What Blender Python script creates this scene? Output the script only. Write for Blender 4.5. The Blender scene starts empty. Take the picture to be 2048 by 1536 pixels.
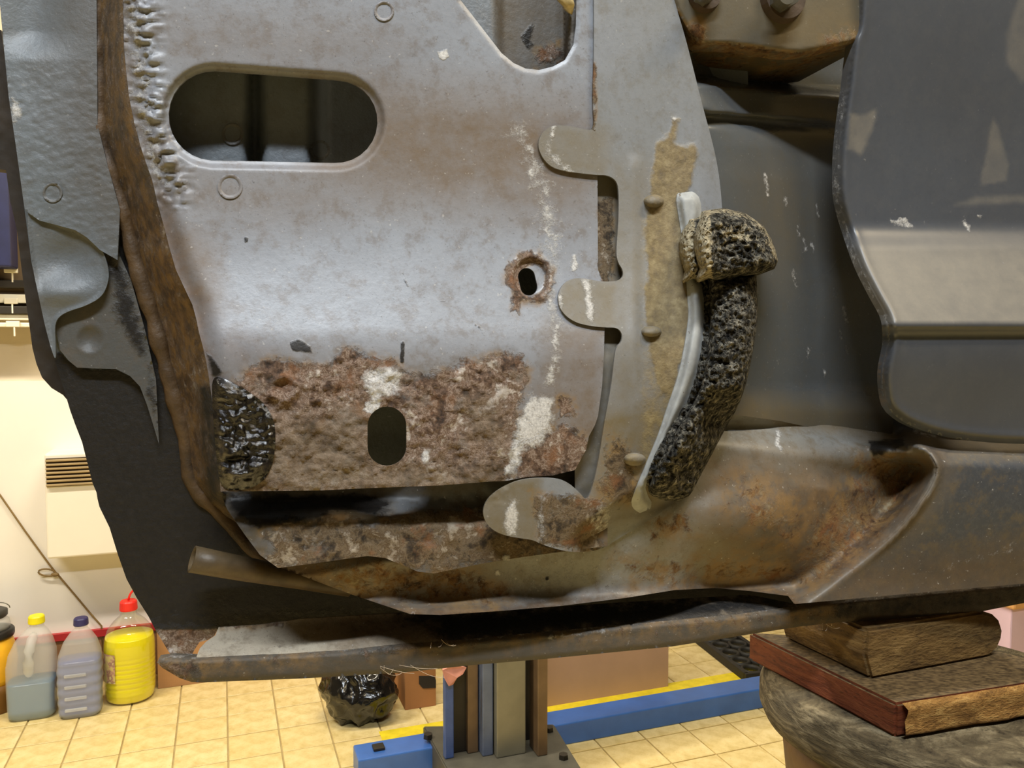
import bpy, bmesh, math, random
import numpy as np
from mathutils import Vector, Matrix, noise as mnoise
from mathutils.geometry import delaunay_2d_cdt

random.seed(7)
rng = np.random.default_rng(7)
scene = bpy.context.scene
COL = scene.collection

def lin(r, g, b, a=1.0):
    f = lambda c: (c / 255 / 12.92) if c / 255 <= 0.04045 else ((c / 255 + 0.055) / 1.055) ** 2.4
    return (f(r), f(g), f(b), a)

# ------------------------------------------------------------------ camera
FPX = 1600.0
PITCH = math.radians(3.0)
CAM = np.array([0.0, 0.0, 1.13])
FW = np.array([0, math.cos(PITCH), -math.sin(PITCH)])
RT = np.array([1.0, 0, 0])
UP = np.array([0, math.sin(PITCH), math.cos(PITCH)])
cd = bpy.data.cameras.new('camera')
cam = bpy.data.objects.new('camera', cd)
COL.objects.link(cam)
cam.location = CAM
cam.rotation_euler = (math.radians(90) - PITCH, 0, 0)
cd.sensor_fit = 'HORIZONTAL'
cd.sensor_width = 36
cd.lens = FPX / 2048 * 36
cd.clip_start = 0.02
cd.clip_end = 50
scene.camera = cam

# ------------------------------------------------------------------ world, exposure
w = bpy.data.worlds.new('world')
scene.world = w
w.use_nodes = True
w.node_tree.nodes['Background'].inputs[0].default_value = (0.8, 0.85, 1, 1)
w.node_tree.nodes['Background'].inputs[1].default_value = 0.05
scene.view_settings.view_transform = 'Standard'
scene.view_settings.look = 'None'
scene.view_settings.exposure = 0.0
scene.view_settings.gamma = 1.0
scene.view_settings.use_curve_mapping = False
try:
    scene.cycles.max_bounces = 6
    scene.cycles.transparent_max_bounces = 12
    scene.cycles.caustics_reflective = False
    scene.cycles.caustics_refractive = False
    scene.cycles.sample_clamp_indirect = 4
except Exception:
    pass

# ------------------------------------------------------------------ projection helpers
ROOM = math.radians(20)                 # the room stands 20 degrees off the lens axis
RA = np.array([math.cos(ROOM), math.sin(ROOM), 0])
RB = np.array([-math.sin(ROOM), math.cos(ROOM), 0])
CARYAW = math.radians(14)               # the car's flank recedes to the right
CA = np.array([math.cos(CARYAW), math.sin(CARYAW), 0])
CN = np.array([math.sin(CARYAW), -math.cos(CARYAW), 0])     # out of the flank
CP0 = CAM + FW * 0.48
WALL = 2.95

def ray(u, v):
    u = np.asarray(u, float)[..., None]; v = np.asarray(v, float)[..., None]
    return FW + RT * (u - 1024) / FPX - UP * (v - 768) / FPX
def P(u, v, d):
    """pixel -> point on the plane parallel to the car's flank, d metres out of it"""
    r = ray(u, v); d = np.asarray(d, float)
    t = (((CP0 - CAM) @ CN) + d) / (r @ CN)
    return CAM + r * t[..., None]
def H(u, v, z):
    r = ray(u, v); t = (z - CAM[2]) / r[..., 2]
    return CAM + r * t[..., None]
def G(u, v): return H(u, v, 0.0)
def W(u, v, off=0.0):
    r = ray(u, v); t = (WALL - off) / (r @ RB)
    return CAM + r * t[..., None]
def room(x, b, z): return RA * x + RB * b + np.array([0, 0, z])
def rx(p): return float(p @ RA)
def rb(p): return float(p @ RB)

# ------------------------------------------------------------------ lights (ceiling tubes of the workshop)
def area(name, loc, target, sx, sy, power, color):
    ld = bpy.data.lights.new(name, 'AREA'); ld.shape = 'RECTANGLE'
    ld.size = sx; ld.size_y = sy; ld.energy = power; ld.color = color
    o = bpy.data.objects.new(name, ld); COL.objects.link(o)
    o.location = loc
    o.rotation_euler = (Vector(target) - Vector(loc)).to_track_quat('-Z', 'Y').to_euler()
    return o
CEIL = 2.75
LAMPS = [  # along, deep, power, colour
    (-0.20, -0.52, 52, (0.86, 0.93, 1.0)),
    (1.02, -0.38, 26, (1.0, 0.82, 0.54)),
    (-1.3, 1.7, 62, (1.0, 0.90, 0.72)),
    (0.6, 1.75, 56, (1.0, 0.90, 0.70)),
]
for i, (x, b, pw, c) in enumerate(LAMPS):
    p = room(x, b, CEIL - 0.115)
    o = area('tube_light', p, p + np.array([0, 0, -1.0]), 0.9 if i < 2 else 1.2, 0.10, pw, c)
    o.rotation_euler = (0, 0, ROOM)

# ------------------------------------------------------------------ object helpers
def link(o, parent=None, name=None):
    COL.objects.link(o)
    if parent is not None: o.parent = parent
    return o
def tag(o, label=None, cat=None, group=None, kind=None):
    if label: o['label'] = label
    if cat: o['category'] = cat
    if group: o['group'] = group
    if kind: o['kind'] = kind
    return o
def empty(name, loc, label=None, cat=None, group=None, rz=0.0):
    o = bpy.data.objects.new(name, None); COL.objects.link(o)
    o.empty_display_size = 0.05
    o.location = loc; o.rotation_euler = (0, 0, rz)
    return tag(o, label, cat, group)
def mesh_obj(name, verts, faces, mat, parent=None, smooth=False):
    me = bpy.data.meshes.new(name)
    me.from_pydata([tuple(map(float, v)) for v in verts], [], faces)
    if mat: me.materials.append(mat)
    if smooth:
        me.polygons.foreach_set('use_smooth', [True] * len(me.polygons))
    me.update()
    o = bpy.data.objects.new(name, me)
    COL.objects.link(o)
    if parent is not None:
        o.parent = parent
        o.matrix_parent_inverse = parent_inv(parent)
    return o
def parent_inv(p):
    """meshes here carry world coordinates, so only an Empty's own placement has to be undone"""
    if p.type != 'EMPTY': return Matrix.Identity(4)
    return (Matrix.Translation(p.location) @ p.rotation_euler.to_matrix().to_4x4()).inverted()
def bm_obj(name, bm, mat, parent=None, smooth=False, local=False):
    me = bpy.data.meshes.new(name); bm.to_mesh(me); bm.free()
    if mat: me.materials.append(mat)
    if smooth:
        me.polygons.foreach_set('use_smooth', [True] * len(me.polygons))
    o = bpy.data.objects.new(name, me); COL.objects.link(o)
    if parent is not None:
        o.parent = parent
        if not local: o.matrix_parent_inverse = parent_inv(parent)
    return o
def box(bm, c, s, rz=0.0, bevel=0.0, M=None, seg=2):
    m = Matrix.Translation(Vector(c)) @ Matrix.Rotation(rz, 4, 'Z') @ Matrix.Diagonal((s[0], s[1], s[2], 1))
    if M is not None: m = M @ m
    r = bmesh.ops.create_cube(bm, size=1.0, matrix=m)
    if bevel:
        es = {e for v in r['verts'] for e in v.link_edges}
        bmesh.ops.bevel(bm, geom=list(es), offset=bevel, segments=seg, affect='EDGES', profile=0.5)
    return bm
def tube_mesh(pts, rad, n=8, caps=True, flat=1.0):
    pts = [Vector(p) for p in pts]
    N = len(pts); rads = rad if hasattr(rad, '__len__') else [rad] * N
    V = []; F = []
    up = Vector((0.13, 0.2, 1)).normalized()
    for i, p in enumerate(pts):
        t = (pts[min(i + 1, N - 1)] - pts[max(i - 1, 0)]).normalized()
        a = t.cross(up)
        if a.length < 1e-4: a = t.cross(Vector((1, 0, 0)))
        a.normalize(); b = a.cross(t)
        for k in range(n):
            th = 2 * math.pi * k / n
            V.append(p + a * math.cos(th) * rads[i] + b * math.sin(th) * rads[i] * flat)
    for i in range(N - 1):
        for k in range(n):
            F.append((i * n + k, i * n + (k + 1) % n, (i + 1) * n + (k + 1) % n, (i + 1) * n + k))
    if caps:
        F.append(tuple(reversed(range(n)))); F.append(tuple((N - 1) * n + k for k in range(n)))
    return V, F
def spline(pts, step):
    """Catmull-Rom resample of an open polyline"""
    pts = np.array(pts, float)
    out = []
    for i in range(len(pts) - 1):
        p0 = pts[max(i - 1, 0)]; p1 = pts[i]; p2 = pts[i + 1]; p3 = pts[min(i + 2, len(pts) - 1)]
        n = max(2, int(np.linalg.norm(p2 - p1) / step))
        for t in np.arange(n) / n:
            out.append(0.5 * ((2 * p1) + (-p0 + p2) * t + (2 * p0 - 5 * p1 + 4 * p2 - p3) * t * t + (-p0 + 3 * p1 - 3 * p2 + p3) * t ** 3))
    out.append(pts[-1])
    return np.array(out)
def resample(poly, step):
    poly = np.array(poly, float); out = []
    for a, b in zip(poly, np.roll(poly, -1, 0)):
        n = max(1, int(round(np.linalg.norm(b - a) / step)))
        for t in np.arange(n) / n: out.append(a + (b - a) * t)
    return np.array(out)
def chaikin(poly, it=2):
    p = np.array(poly, float)
    for _ in range(it):
        q = np.roll(p, -1, 0)
        p = np.stack([p * .75 + q * .25, p * .25 + q * .75], 1).reshape(-1, 2)
    return p
def inside(u, v, poly):
    poly = np.asarray(poly, float); r = np.zeros(u.shape, bool)
    for (x0, y0), (x1, y1) in zip(poly, np.roll(poly, -1, 0)):
        if y0 == y1: continue
        c = ((y0 > v) != (y1 > v))
        xi = x0 + (v - y0) * (x1 - x0) / (y1 - y0)
        r ^= c & (u < xi)
    return r
def dist(u, v, poly, closed=True):
    poly = np.asarray(poly, float); d = np.full(u.shape, 1e9)
    q = np.roll(poly, -1, 0)
    segs = list(zip(poly, q)) if closed else list(zip(poly[:-1], poly[1:]))
    for a, b in segs:
        ab = b - a; L = max(ab @ ab, 1e-9)
        t = np.clip(((u - a[0]) * ab[0] + (v - a[1]) * ab[1]) / L, 0, 1)
        d = np.minimum(d, np.hypot(u - a[0] - t * ab[0], v - a[1] - t * ab[1]))
    return d
def sd(u, v, poly):
    d = dist(u, v, poly); return np.where(inside(u, v, poly), -d, d)
def ss(a, b, x):
    t = np.clip((x - a) / (b - a), 0, 1); return t * t * (3 - 2 * t)
def stadium(c0, c1, r0, r1, n=14):
    c0 = np.array(c0, float); c1 = np.array(c1, float)
    ang = math.atan2(*(c1 - c0)[::-1])
    out = [c0 + r0 * np.array([math.cos(ang + math.pi / 2 + math.pi * k / n), math.sin(ang + math.pi / 2 + math.pi * k / n)]) for k in range(n + 1)]
    out += [c1 + r1 * np.array([math.cos(ang - math.pi / 2 + math.pi * k / n), math.sin(ang - math.pi / 2 + math.pi * k / n)]) for k in range(n + 1)]
    return np.array(out)
def ell(cx, cy, a, b, n=24):
    th = np.arange(n) * 2 * math.pi / n
    return np.stack([cx + a * np.cos(th), cy + b * np.sin(th)], 1)

# pseudo fractal noise on numpy arrays (value noise)
def vnoise(x, y, seed=0):
    xi = np.floor(x).astype(np.int64); yi = np.floor(y).astype(np.int64)
    fx = x - xi; fy = y - yi; fx = fx * fx * (3 - 2 * fx); fy = fy * fy * (3 - 2 * fy)
    def h(a, b):
        n = (a * 374761393 + b * 668265263 + seed * 974634533) & 0x7fffffff
        n = ((n ^ (n >> 13)) * 1274126177) & 0x7fffffff
        return ((n ^ (n >> 16)) & 0xffff) / 65535.0
    return (h(xi, yi) * (1 - fx) + h(xi + 1, yi) * fx) * (1 - fy) + (h(xi, yi + 1) * (1 - fx) + h(xi + 1, yi + 1) * fx) * fy
def fbm(x, y, oct=4, seed=0):
    s = 0; a = .5; t = 0
    for k in range(oct):
        s = s + a * vnoise(x * 2 ** k, y * 2 ** k, seed + k); t += a; a *= .55
    return s / t

# ------------------------------------------------------------------ materials
class NT:
    def __init__(s, name):
        s.m = bpy.data.materials.new(name); s.m.use_nodes = True
        s.t = s.m.node_tree; s.n = s.t.nodes; s.n.clear()
        s.out = s.n.new('ShaderNodeOutputMaterial')
        s.b = s.n.new('ShaderNodeBsdfPrincipled'); s.L(s.b.outputs[0], s.out.inputs[0])
        s.tc = s.n.new('ShaderNodeTexCoord').outputs['Object']
    def L(s, a, b): s.t.links.new(a, b)
    def put(s, sock, v):
        if hasattr(v, 'node'): s.L(v, sock)
        elif v is not None: sock.default_value = v
    def noise(s, scale, detail=4, rough=.55, vec=None, dist=0.0, which=0):
        n = s.n.new('ShaderNodeTexNoise'); n.inputs['Scale'].default_value = scale
        n.inputs['Detail'].default_value = detail; n.inputs['Roughness'].default_value = rough
        n.inputs['Distortion'].default_value = dist
        s.L(vec if vec is not None else s.tc, n.inputs['Vector']); return n.outputs[which]
    def voro(s, scale, feature='F1', vec=None, out='Distance'):
        n = s.n.new('ShaderNodeTexVoronoi'); n.feature = feature; n.inputs['Scale'].default_value = scale
        s.L(vec if vec is not None else s.tc, n.inputs['Vector']); return n.outputs[out]
    def map(s, scale=(1, 1, 1), rot=(0, 0, 0)):
        n = s.n.new('ShaderNodeMapping'); s.L(s.tc, n.inputs[0]); n.inputs['Scale'].default_value = scale
        n.inputs['Rotation'].default_value = rot; return n.outputs[0]
    def math(s, op, a, b=None, c=None, clamp=False):
        n = s.n.new('ShaderNodeMath'); n.operation = op; n.use_clamp = clamp
        s.put(n.inputs[0], a)
        if b is not None: s.put(n.inputs[1], b)
        if c is not None: s.put(n.inputs[2], c)
        return n.outputs[0]
    def ramp(s, fac, stops, interp='LINEAR'):
        n = s.n.new('ShaderNodeValToRGB'); cr = n.color_ramp; cr.interpolation = interp
        while len(cr.elements) < len(stops): cr.elements.new(0.5)
        for e, (p, c) in zip(cr.elements, stops):
            e.position = p; e.color = c if len(c) == 4 else (*c, 1)
        s.L(fac, n.inputs[0]); return n.outputs[0]
    def step(s, x, a, b):
        n = s.n.new('ShaderNodeMapRange'); n.interpolation_type = 'SMOOTHSTEP'
        s.put(n.inputs[0], x); n.inputs[1].default_value = a; n.inputs[2].default_value = b
        return n.outputs[0]
    def mix(s, fac, a, b, mode='MIX'):
        n = s.n.new('ShaderNodeMix'); n.data_type = 'RGBA'; n.blend_type = mode
        s.put(n.inputs[0], fac); s.put(n.inputs[6], a); s.put(n.inputs[7], b); return n.outputs[2]
    def fmix(s, fac, a, b):
        n = s.n.new('ShaderNodeMix'); n.data_type = 'FLOAT'
        s.put(n.inputs[0], fac); s.put(n.inputs[2], a); s.put(n.inputs[3], b); return n.outputs[0]
    def attr(s, name):
        n = s.n.new('ShaderNodeAttribute'); n.attribute_name = name
        q = s.n.new('ShaderNodeSeparateColor'); s.L(n.outputs['Color'], q.inputs[0]); return q.outputs
    def bump(s, h, strength=.3, distance=.001, normal=None):
        n = s.n.new('ShaderNodeBump'); n.inputs['Strength'].default_value = strength
        n.inputs['Distance'].default_value = distance; s.L(h, n.inputs['Height'])
        if normal is not None: s.L(normal, n.inputs['Normal'])
        return n.outputs[0]
    def set(s, **k):
        names = dict(color='Base Color', rough='Roughness', metal='Metallic', spec='Specular IOR Level', normal='Normal',
                     trans='Transmission Weight', ior='IOR', alpha='Alpha', coat='Coat Weight', coatr='Coat Roughness', sss='Subsurface Weight',
                     emit='Emission Color', estr='Emission Strength', sheen='Sheen Weight')
        for a, v in k.items(): s.put(s.b.inputs[names[a]], v)
        return s

def simple(name, col, rough=.5, var=.12, scale=20, metal=0.0, bump=0.0, bscale=80, spec=.5, **kw):
    t = NT(name)
    n = t.noise(scale, 5)
    d = tuple(c * (1 - var) for c in col[:3]) + (1,); l = tuple(min(1, c * (1 + var)) for c in col[:3]) + (1,)
    t.set(color=t.ramp(n, [(.3, d), (.7, l)]), rough=rough, metal=metal, spec=spec, **kw)
    if bump: t.set(normal=t.bump(t.noise(bscale, 4), bump, .002))
    return t.m

def car_metal(name, base, base2, rough=.42, dust=(106, 90, 72), rustk=1.0, speck=.5, metal=0.0, peel=.1, spec=.5, rust_tone=0):
    """paint + dust + rust + lime + tar + foam residue, steered by point attributes M1, M2 and M3"""
    t = NT(name)
    m1 = t.attr('M1'); m2 = t.attr('M2'); m3 = t.attr('M3')
    n0 = t.noise(9, 4, .5); n1 = t.noise(80, 6, .66); n2 = t.noise(300, 6, .65); n3 = t.noise(900, 3, .6)
    ns = t.noise(130, 7, .72, dist=.5)
    def cov(a, n, w=.1, k=1.2):
        x = t.math('ADD', a, t.math('MULTIPLY', t.math('SUBTRACT', n, .5), k))
        return t.step(x, .5 - w, .5 + w)
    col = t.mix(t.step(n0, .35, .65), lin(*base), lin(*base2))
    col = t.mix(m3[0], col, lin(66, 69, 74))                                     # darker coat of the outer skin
    col = t.mix(t.math('MULTIPLY', t.step(n2, .45, .7), .22), col, lin(*[c * .8 for c in base]))
    gr = t.math('MULTIPLY', t.step(t.noise(95, 6, .72, vec=t.map((1, 1, 1), (.3, .5, .8))), .46, .68), speck * .9)
    col = t.mix(gr, col, lin(*[c * .9 for c in dust]))                            # grime film
    fk = t.math('MULTIPLY', t.step(t.noise(240, 6, .7, vec=t.map((1, 1, 1.5), (.7, .2, .1))), .62, .70), speck * .9)
    col = t.mix(fk, col, lin(70, 64, 58))
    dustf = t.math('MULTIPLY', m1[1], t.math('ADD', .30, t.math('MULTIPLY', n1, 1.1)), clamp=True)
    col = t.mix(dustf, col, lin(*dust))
    st = t.math('MULTIPLY', m3[1], t.math('ADD', .25, t.math('MULTIPLY', ns, 1.3)), clamp=True)
    col = t.mix(st, col, t.ramp(n1, [(.3, lin(44, 28, 12)), (.55, lin(78, 52, 26)), (.75, lin(110, 80, 46))]))   # brown oily stain, also the shade painted on the sill
    sp = t.math('MULTIPLY', t.step(n3, .64, .72), speck)
    col = t.mix(sp, col, lin(56, 50, 44))
    sl = t.math('MULTIPLY', t.step(t.noise(430, 2, .5, vec=t.map((1, 1.3, 1), (1, 2, 3))), .69, .77), speck * .6)
    col = t.mix(sl, col, lin(205, 202, 196))  # pale flecks painted in as small glints
    rf = cov(m2[1], n1, .2, .8)
    col = t.mix(t.math('MULTIPLY', rf, .85), col, t.ramp(t.noise(160, 7, .65), [(.3, lin(96, 80, 48)), (.5, lin(124, 106, 66)), (.7, lin(152, 136, 96))]))
    ru = cov(m1[0], ns, .12, 1.3)
    halo = t.math('MULTIPLY', t.step(m1[0], .12, .5), .75)
    halo = t.math('MULTIPLY', halo, t.step(n1, .40, .62))
    col = t.mix(halo, col, lin(134, 104, 60))
    if rust_tone == 0:
        stops = [(.05, lin(46, 34, 26)), (.22, lin(82, 62, 48)), (.40, lin(108, 86, 70)), (.52, lin(148, 130, 116)), (.60, lin(98, 74, 56)), (.75, lin(130, 112, 98)), (.95, lin(186, 176, 166))]
    elif rust_tone == 1:
        stops = [(.05, lin(48, 32, 16)), (.3, lin(88, 60, 32)), (.55, lin(122, 92, 54)), (.72, lin(112, 92, 64)), (.95, lin(138, 124, 98))]
    else:
        stops = [(.05, lin(40, 32, 24)), (.3, lin(80, 66, 48)), (.5, lin(112, 96, 74)), (.68, lin(88, 70, 48)), (.95, lin(154, 142, 124))]
    rn = t.math('ADD', t.math('MULTIPLY', t.noise(190, 6, .70, dist=.3), .45), t.math('MULTIPLY', t.noise(55, 6, .6, dist=.8, vec=t.map((1, 1, 1), (.9, .1, .4))), .55))
    rc = t.ramp(t.step(rn, .34, .66), stops)
    rc = t.mix(t.math('MULTIPLY', t.step(t.noise(45, 6, .65, vec=t.map((1, 1, 1), (.4, .2, .9))), .53, .68), .75), rc, lin(122, 82, 50))
    rc = t.mix(t.math('MULTIPLY', t.step(t.noise(38, 6, .65, vec=t.map((1, 1, 1), (1.4, .7, .3))), .55, .68), .6), rc, lin(112, 108, 102))
    rc = t.mix(t.math('MULTIPLY', m3[2], .75), rc, t.ramp(n1, [(.3, lin(78, 66, 52)), (.5, lin(112, 98, 80)), (.7, lin(138, 124, 106))]))
    col = t.mix(ru, col, rc)
    wf = cov(m1[2], t.noise(210, 6, .75), .26, 1.7)
    col = t.mix(t.math('MULTIPLY', wf, .85), col, t.ramp(n3, [(.3, lin(172, 170, 168)), (.7, lin(226, 224, 220))]))
    bf = cov(m2[0], n1, .16, 1.0)
    col = t.mix(bf, col, t.ramp(n2, [(.3, lin(13, 11, 9)), (.75, lin(34, 29, 24))]))
    ro = t.fmix(ru, rough, .82); ro = t.fmix(wf, ro, .8); ro = t.fmix(rf, ro, .75)
    ro = t.math('ADD', ro, t.math('MULTIPLY', dustf, .22)); ro = t.fmix(bf, ro, m2[2])
    h = t.math('ADD', t.math('MULTIPLY', n2, peel), t.math('MULTIPLY', t.math('MULTIPLY', t.noise(190, 6, .7, dist=.3), ru), rustk))
    h = t.math('ADD', h, t.math('MULTIPLY', wf, .3)); h = t.math('ADD', h, t.math('MULTIPLY', t.math('MULTIPLY', n1, bf), .5))
    h = t.math('ADD', h, t.math('MULTIPLY', t.math('MULTIPLY', n2, rf), .4))
    t.set(color=col, rough=ro, metal=metal, spec=spec, normal=t.bump(h, .8, .0018))
    return t.m

# ------------------------------------------------------------------ sheet metal builder
def sheet(name, outline, holes, dfn, mat, parent, step=6, thick=.0012, masks=None, smooth=True, jitter=None):
    """A pressed sheet: outline and holes in photo pixels, depth out of the car's flank from dfn(u, v); closed with real thickness."""
    out = resample(outline, step); hs = [resample(h, step) for h in holes]
    rings = [out] + hs
    pts = []; edges = []
    for r in rings:
        k = len(pts); n = len(r); pts += [tuple(p) for p in r]
        edges += [(k + i, k + (i + 1) % n) for i in range(n)]
    x0, y0 = out.min(0); x1, y1 = out.max(0)
    rows = np.arange(y0, y1, step * .866); gu = []; gv = []
    for i, y in enumerate(rows):
        xs = np.arange(x0 + (step / 2 if i % 2 else 0), x1, step); gu.append(xs); gv.append(np.full(len(xs), y))
    gu = np.concatenate(gu); gv = np.concatenate(gv)
    keep = inside(gu, gv, out)
    for h in hs: keep &= ~inside(gu, gv, h)
    gu = gu[keep]; gv = gv[keep]
    near = np.full(gu.shape, 1e9)
    for r in rings: near = np.minimum(near, dist(gu, gv, r))
    k2 = near > step * .55
    pts += list(zip(gu[k2], gv[k2]))
    V2, E2, F2, *_ = delaunay_2d_cdt([Vector(p) for p in pts], edges, [], 0, 1e-4)
    q = np.array([(p.x, p.y) for p in V2]); T = np.array([f for f in F2 if len(f) == 3])
    c = q[T].mean(1)
    ok = inside(c[:, 0], c[:, 1], out)
    for h in hs: ok &= ~inside(c[:, 0], c[:, 1], h)
    T = T[ok]
    a = q[T]; cr = (a[:, 1, 0] - a[:, 0, 0]) * (a[:, 2, 1] - a[:, 0, 1]) - (a[:, 1, 1] - a[:, 0, 1]) * (a[:, 2, 0] - a[:, 0, 0])
    T[cr > 0] = T[cr > 0][:, ::-1]          # photo v runs down
    used = np.unique(T); remap = np.full(len(q), -1); remap[used] = np.arange(len(used))
    q = q[used]; T = remap[T]
    u, v = q[:, 0], q[:, 1]
    d = dfn(u, v)
    X = P(u, v, d); n = len(X)
    B = X - CN * thick
    ed = np.concatenate([T[:, [0, 1]], T[:, [1, 2]], T[:, [2, 0]]])
    key = np.sort(ed, 1); kk = key[:, 0].astype(np.int64) * n + key[:, 1]
    _, inv, cnt = np.unique(kk, return_inverse=True, return_counts=True)
    be = ed[cnt[inv] == 1]
    bi = np.unique(be); m = np.full(n, -1); m[bi] = np.arange(len(bi)); nb = len(bi)
    allv = np.concatenate([X, B, X[bi], B[bi]])
    i0, i1 = m[be[:, 0]], m[be[:, 1]]
    rim = np.stack([2 * n + i1, 2 * n + i0, 2 * n + nb + i0, 2 * n + nb + i1], 1)
    me = bpy.data.meshes.new(name)
    nT = len(T); nR = len(rim)
    me.vertices.add(len(allv)); me.vertices.foreach_set('co', allv.astype(np.float32).ravel())
    loops = np.concatenate([T.ravel(), (T[:, ::-1] + n).ravel(), rim.ravel()]).astype(np.int32)
    me.loops.add(len(loops)); me.loops.foreach_set('vertex_index', loops)
    starts = np.concatenate([np.arange(2 * nT) * 3, 6 * nT + np.arange(nR) * 4]).astype(np.int32)
    me.polygons.add(2 * nT + nR); me.polygons.foreach_set('loop_start', starts)
    me.polygons.foreach_set('use_smooth', np.concatenate([np.ones(2 * nT, bool), np.zeros(nR, bool)]) if smooth else np.zeros(2 * nT + nR, bool))
    me.update(calc_edges=True); me.validate()
    uu = np.concatenate([u, u, u[bi], u[bi]]); vv = np.concatenate([v, v, v[bi], v[bi]])
    M = {k: np.zeros(len(uu)) for k in ('rust', 'dust', 'white', 'black', 'resid', 'tarr', 'dark', 'stain', 'x')}
    M['tarr'][:] = .35
    if masks: masks(uu, vv, M)
    for nm, ks in (('M1', ('rust', 'dust', 'white')), ('M2', ('black', 'resid', 'tarr')), ('M3', ('dark', 'stain', 'x'))):
        at = me.attributes.new(nm, 'FLOAT_COLOR', 'POINT')
        arr = np.stack([np.clip(M[k], 0, 1) for k in ks] + [np.ones(len(uu))], 1)
        at.data.foreach_set('color', arr.astype(np.float32).ravel())
    if mat: me.materials.append(mat)
    o = bpy.data.objects.new(name, me); COL.objects.link(o)
    if parent is not None:
        o.parent = parent; o.matrix_parent_inverse = parent_inv(parent)
    return o
def add(M, ch, u, v, poly, soft, s=1.0, closed=True):
    """stain: 1 inside, 0.5 at the outline, 0 at soft px outside"""
    jk = min(7.0, 1.0 + soft * .35)                # ragged outline
    u, v = u + jk * 2 * (fbm(u / 23, v / 23, 3, 91) - .5) + jk * (fbm(u / 7, v / 7, 2, 92) - .5), v + jk * 2 * (fbm(u / 23, v / 23, 3, 93) - .5) + jk * (fbm(u / 7, v / 7, 2, 94) - .5)
    if closed: x = sd(u, v, poly)
    else: x = dist(u, v, poly[0], False) - poly[1]
    M[ch] = np.maximum(M[ch], s * np.clip(.5 - x / (2 * soft), 0, 1))
def sub(M, ch, u, v, poly, soft):
    M[ch] = M[ch] * (1 - np.clip(.5 - sd(u, v, poly) / (2 * soft), 0, 1))
# ================================================================== room shell
M_wall = simple('wall_paint', lin(222, 208, 184), .8, .04, 3)
M_panel = simple('white_wall_board', lin(236, 232, 226), .45, .03, 4)
M_ceil = simple('ceiling_paint', lin(150, 144, 134), .9, .03, 3)
M_walld = simple('grey_wall_paint', lin(104, 98, 88), .85, .06, 3)
M_tile = NT('floor_tile_glaze')
_n = M_tile.noise(22, 7, .65); _n2 = M_tile.noise(90, 5, .6)
_rnd = M_tile.n.new('ShaderNodeObjectInfo').outputs['Random']
_c = M_tile.ramp(_n, [(.3, lin(196, 172, 108)), (.55, lin(228, 208, 152)), (.75, lin(238, 222, 176))])
_c = M_tile.mix(M_tile.math('MULTIPLY', _rnd, .25), _c, lin(214, 190, 116))
_c = M_tile.mix(M_tile.math('MULTIPLY', M_tile.step(_n2, .60, .72), .45), _c, lin(150, 128, 78))
M_tile.set(color=_c, rough=.42, normal=M_tile.bump(_n2, .15, .001)); M_tile = M_tile.m
M_grout = simple('grout', lin(150, 132, 92), .9, .1, 60)

TS = .14
X0, X1, B0, B1 = -3.2, 3.6, -2.6, WALL
floor = mesh_obj('floor', [room(X0, B0, -.05), room(X1, B0, -.05), room(X1, B1, -.05), room(X0, B1, -.05),
                           room(X0, B0, -.004), room(X1, B0, -.004), room(X1, B1, -.004), room(X0, B1, -.004)],
                 [(3, 2, 1, 0), (4, 5, 6, 7), (0, 1, 5, 4), (1, 2, 6, 5), (2, 3, 7, 6), (3, 0, 4, 7)], None)
# beyond the tiles built one by one the slab shows the same grid as a pattern
tf = NT('floor_tiles_far')
br = tf.n.new('ShaderNodeTexBrick'); br.offset = 0; br.squash = 1
tf.L(tf.map((1, 1, 1), (0, 0, -ROOM)), br.inputs['Vector'])
br.inputs['Scale'].default_value = 1.0; br.inputs['Mortar Size'].default_value = .0022
br.inputs['Brick Width'].default_value = TS; br.inputs['Row Height'].default_value = TS
br.inputs['Color1'].default_value = lin(226, 206, 148); br.inputs['Color2'].default_value = lin(216, 194, 132); br.inputs['Mortar'].default_value = lin(150, 132, 92)
tf.set(color=tf.mix(.35, br.outputs['Color'], tf.ramp(tf.noise(22, 6), [(.3, lin(190, 166, 104)), (.7, lin(236, 220, 170))])), rough=.42)
floor.data.materials.append(tf.m)
tag(floor, 'cream yellow tiled workshop floor', None, kind='structure')
bm = bmesh.new(); box(bm, (0, 0, -.004), (TS - .004, TS - .004, .008), bevel=.0012, seg=1)
tile_me = bpy.data.meshes.new('tile'); bm.to_mesh(tile_me); bm.free(); tile_me.materials.append(M_tile)
cells = []
for i in range(-30, 30):
    for j in range(2, 22):
        c = room((i + .5) * TS, (j + .5) * TS, 0)
        if c[1] < .5: continue
        r = c - CAM; zc = r @ FW
        uu = 1024 + FPX * (r @ RT) / zc; vv = 768 - FPX * (r @ UP) / zc
        if -140 < uu < 2120 and 1215 < vv < 1640 and (j + 1) * TS < WALL: cells.append((zc, i, j))
cells.sort()
print('tiles', len(cells))
for _, i, j in cells[:300]:
    o = bpy.data.objects.new('tile', tile_me); COL.objects.link(o)
    o.parent = floor
    o.location = Vector(room((i + .5) * TS, (j + .5) * TS, random.uniform(-.0004, .0004)))
    o.rotation_euler = (random.uniform(-.002, .002), random.uniform(-.002, .002), ROOM)

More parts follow.
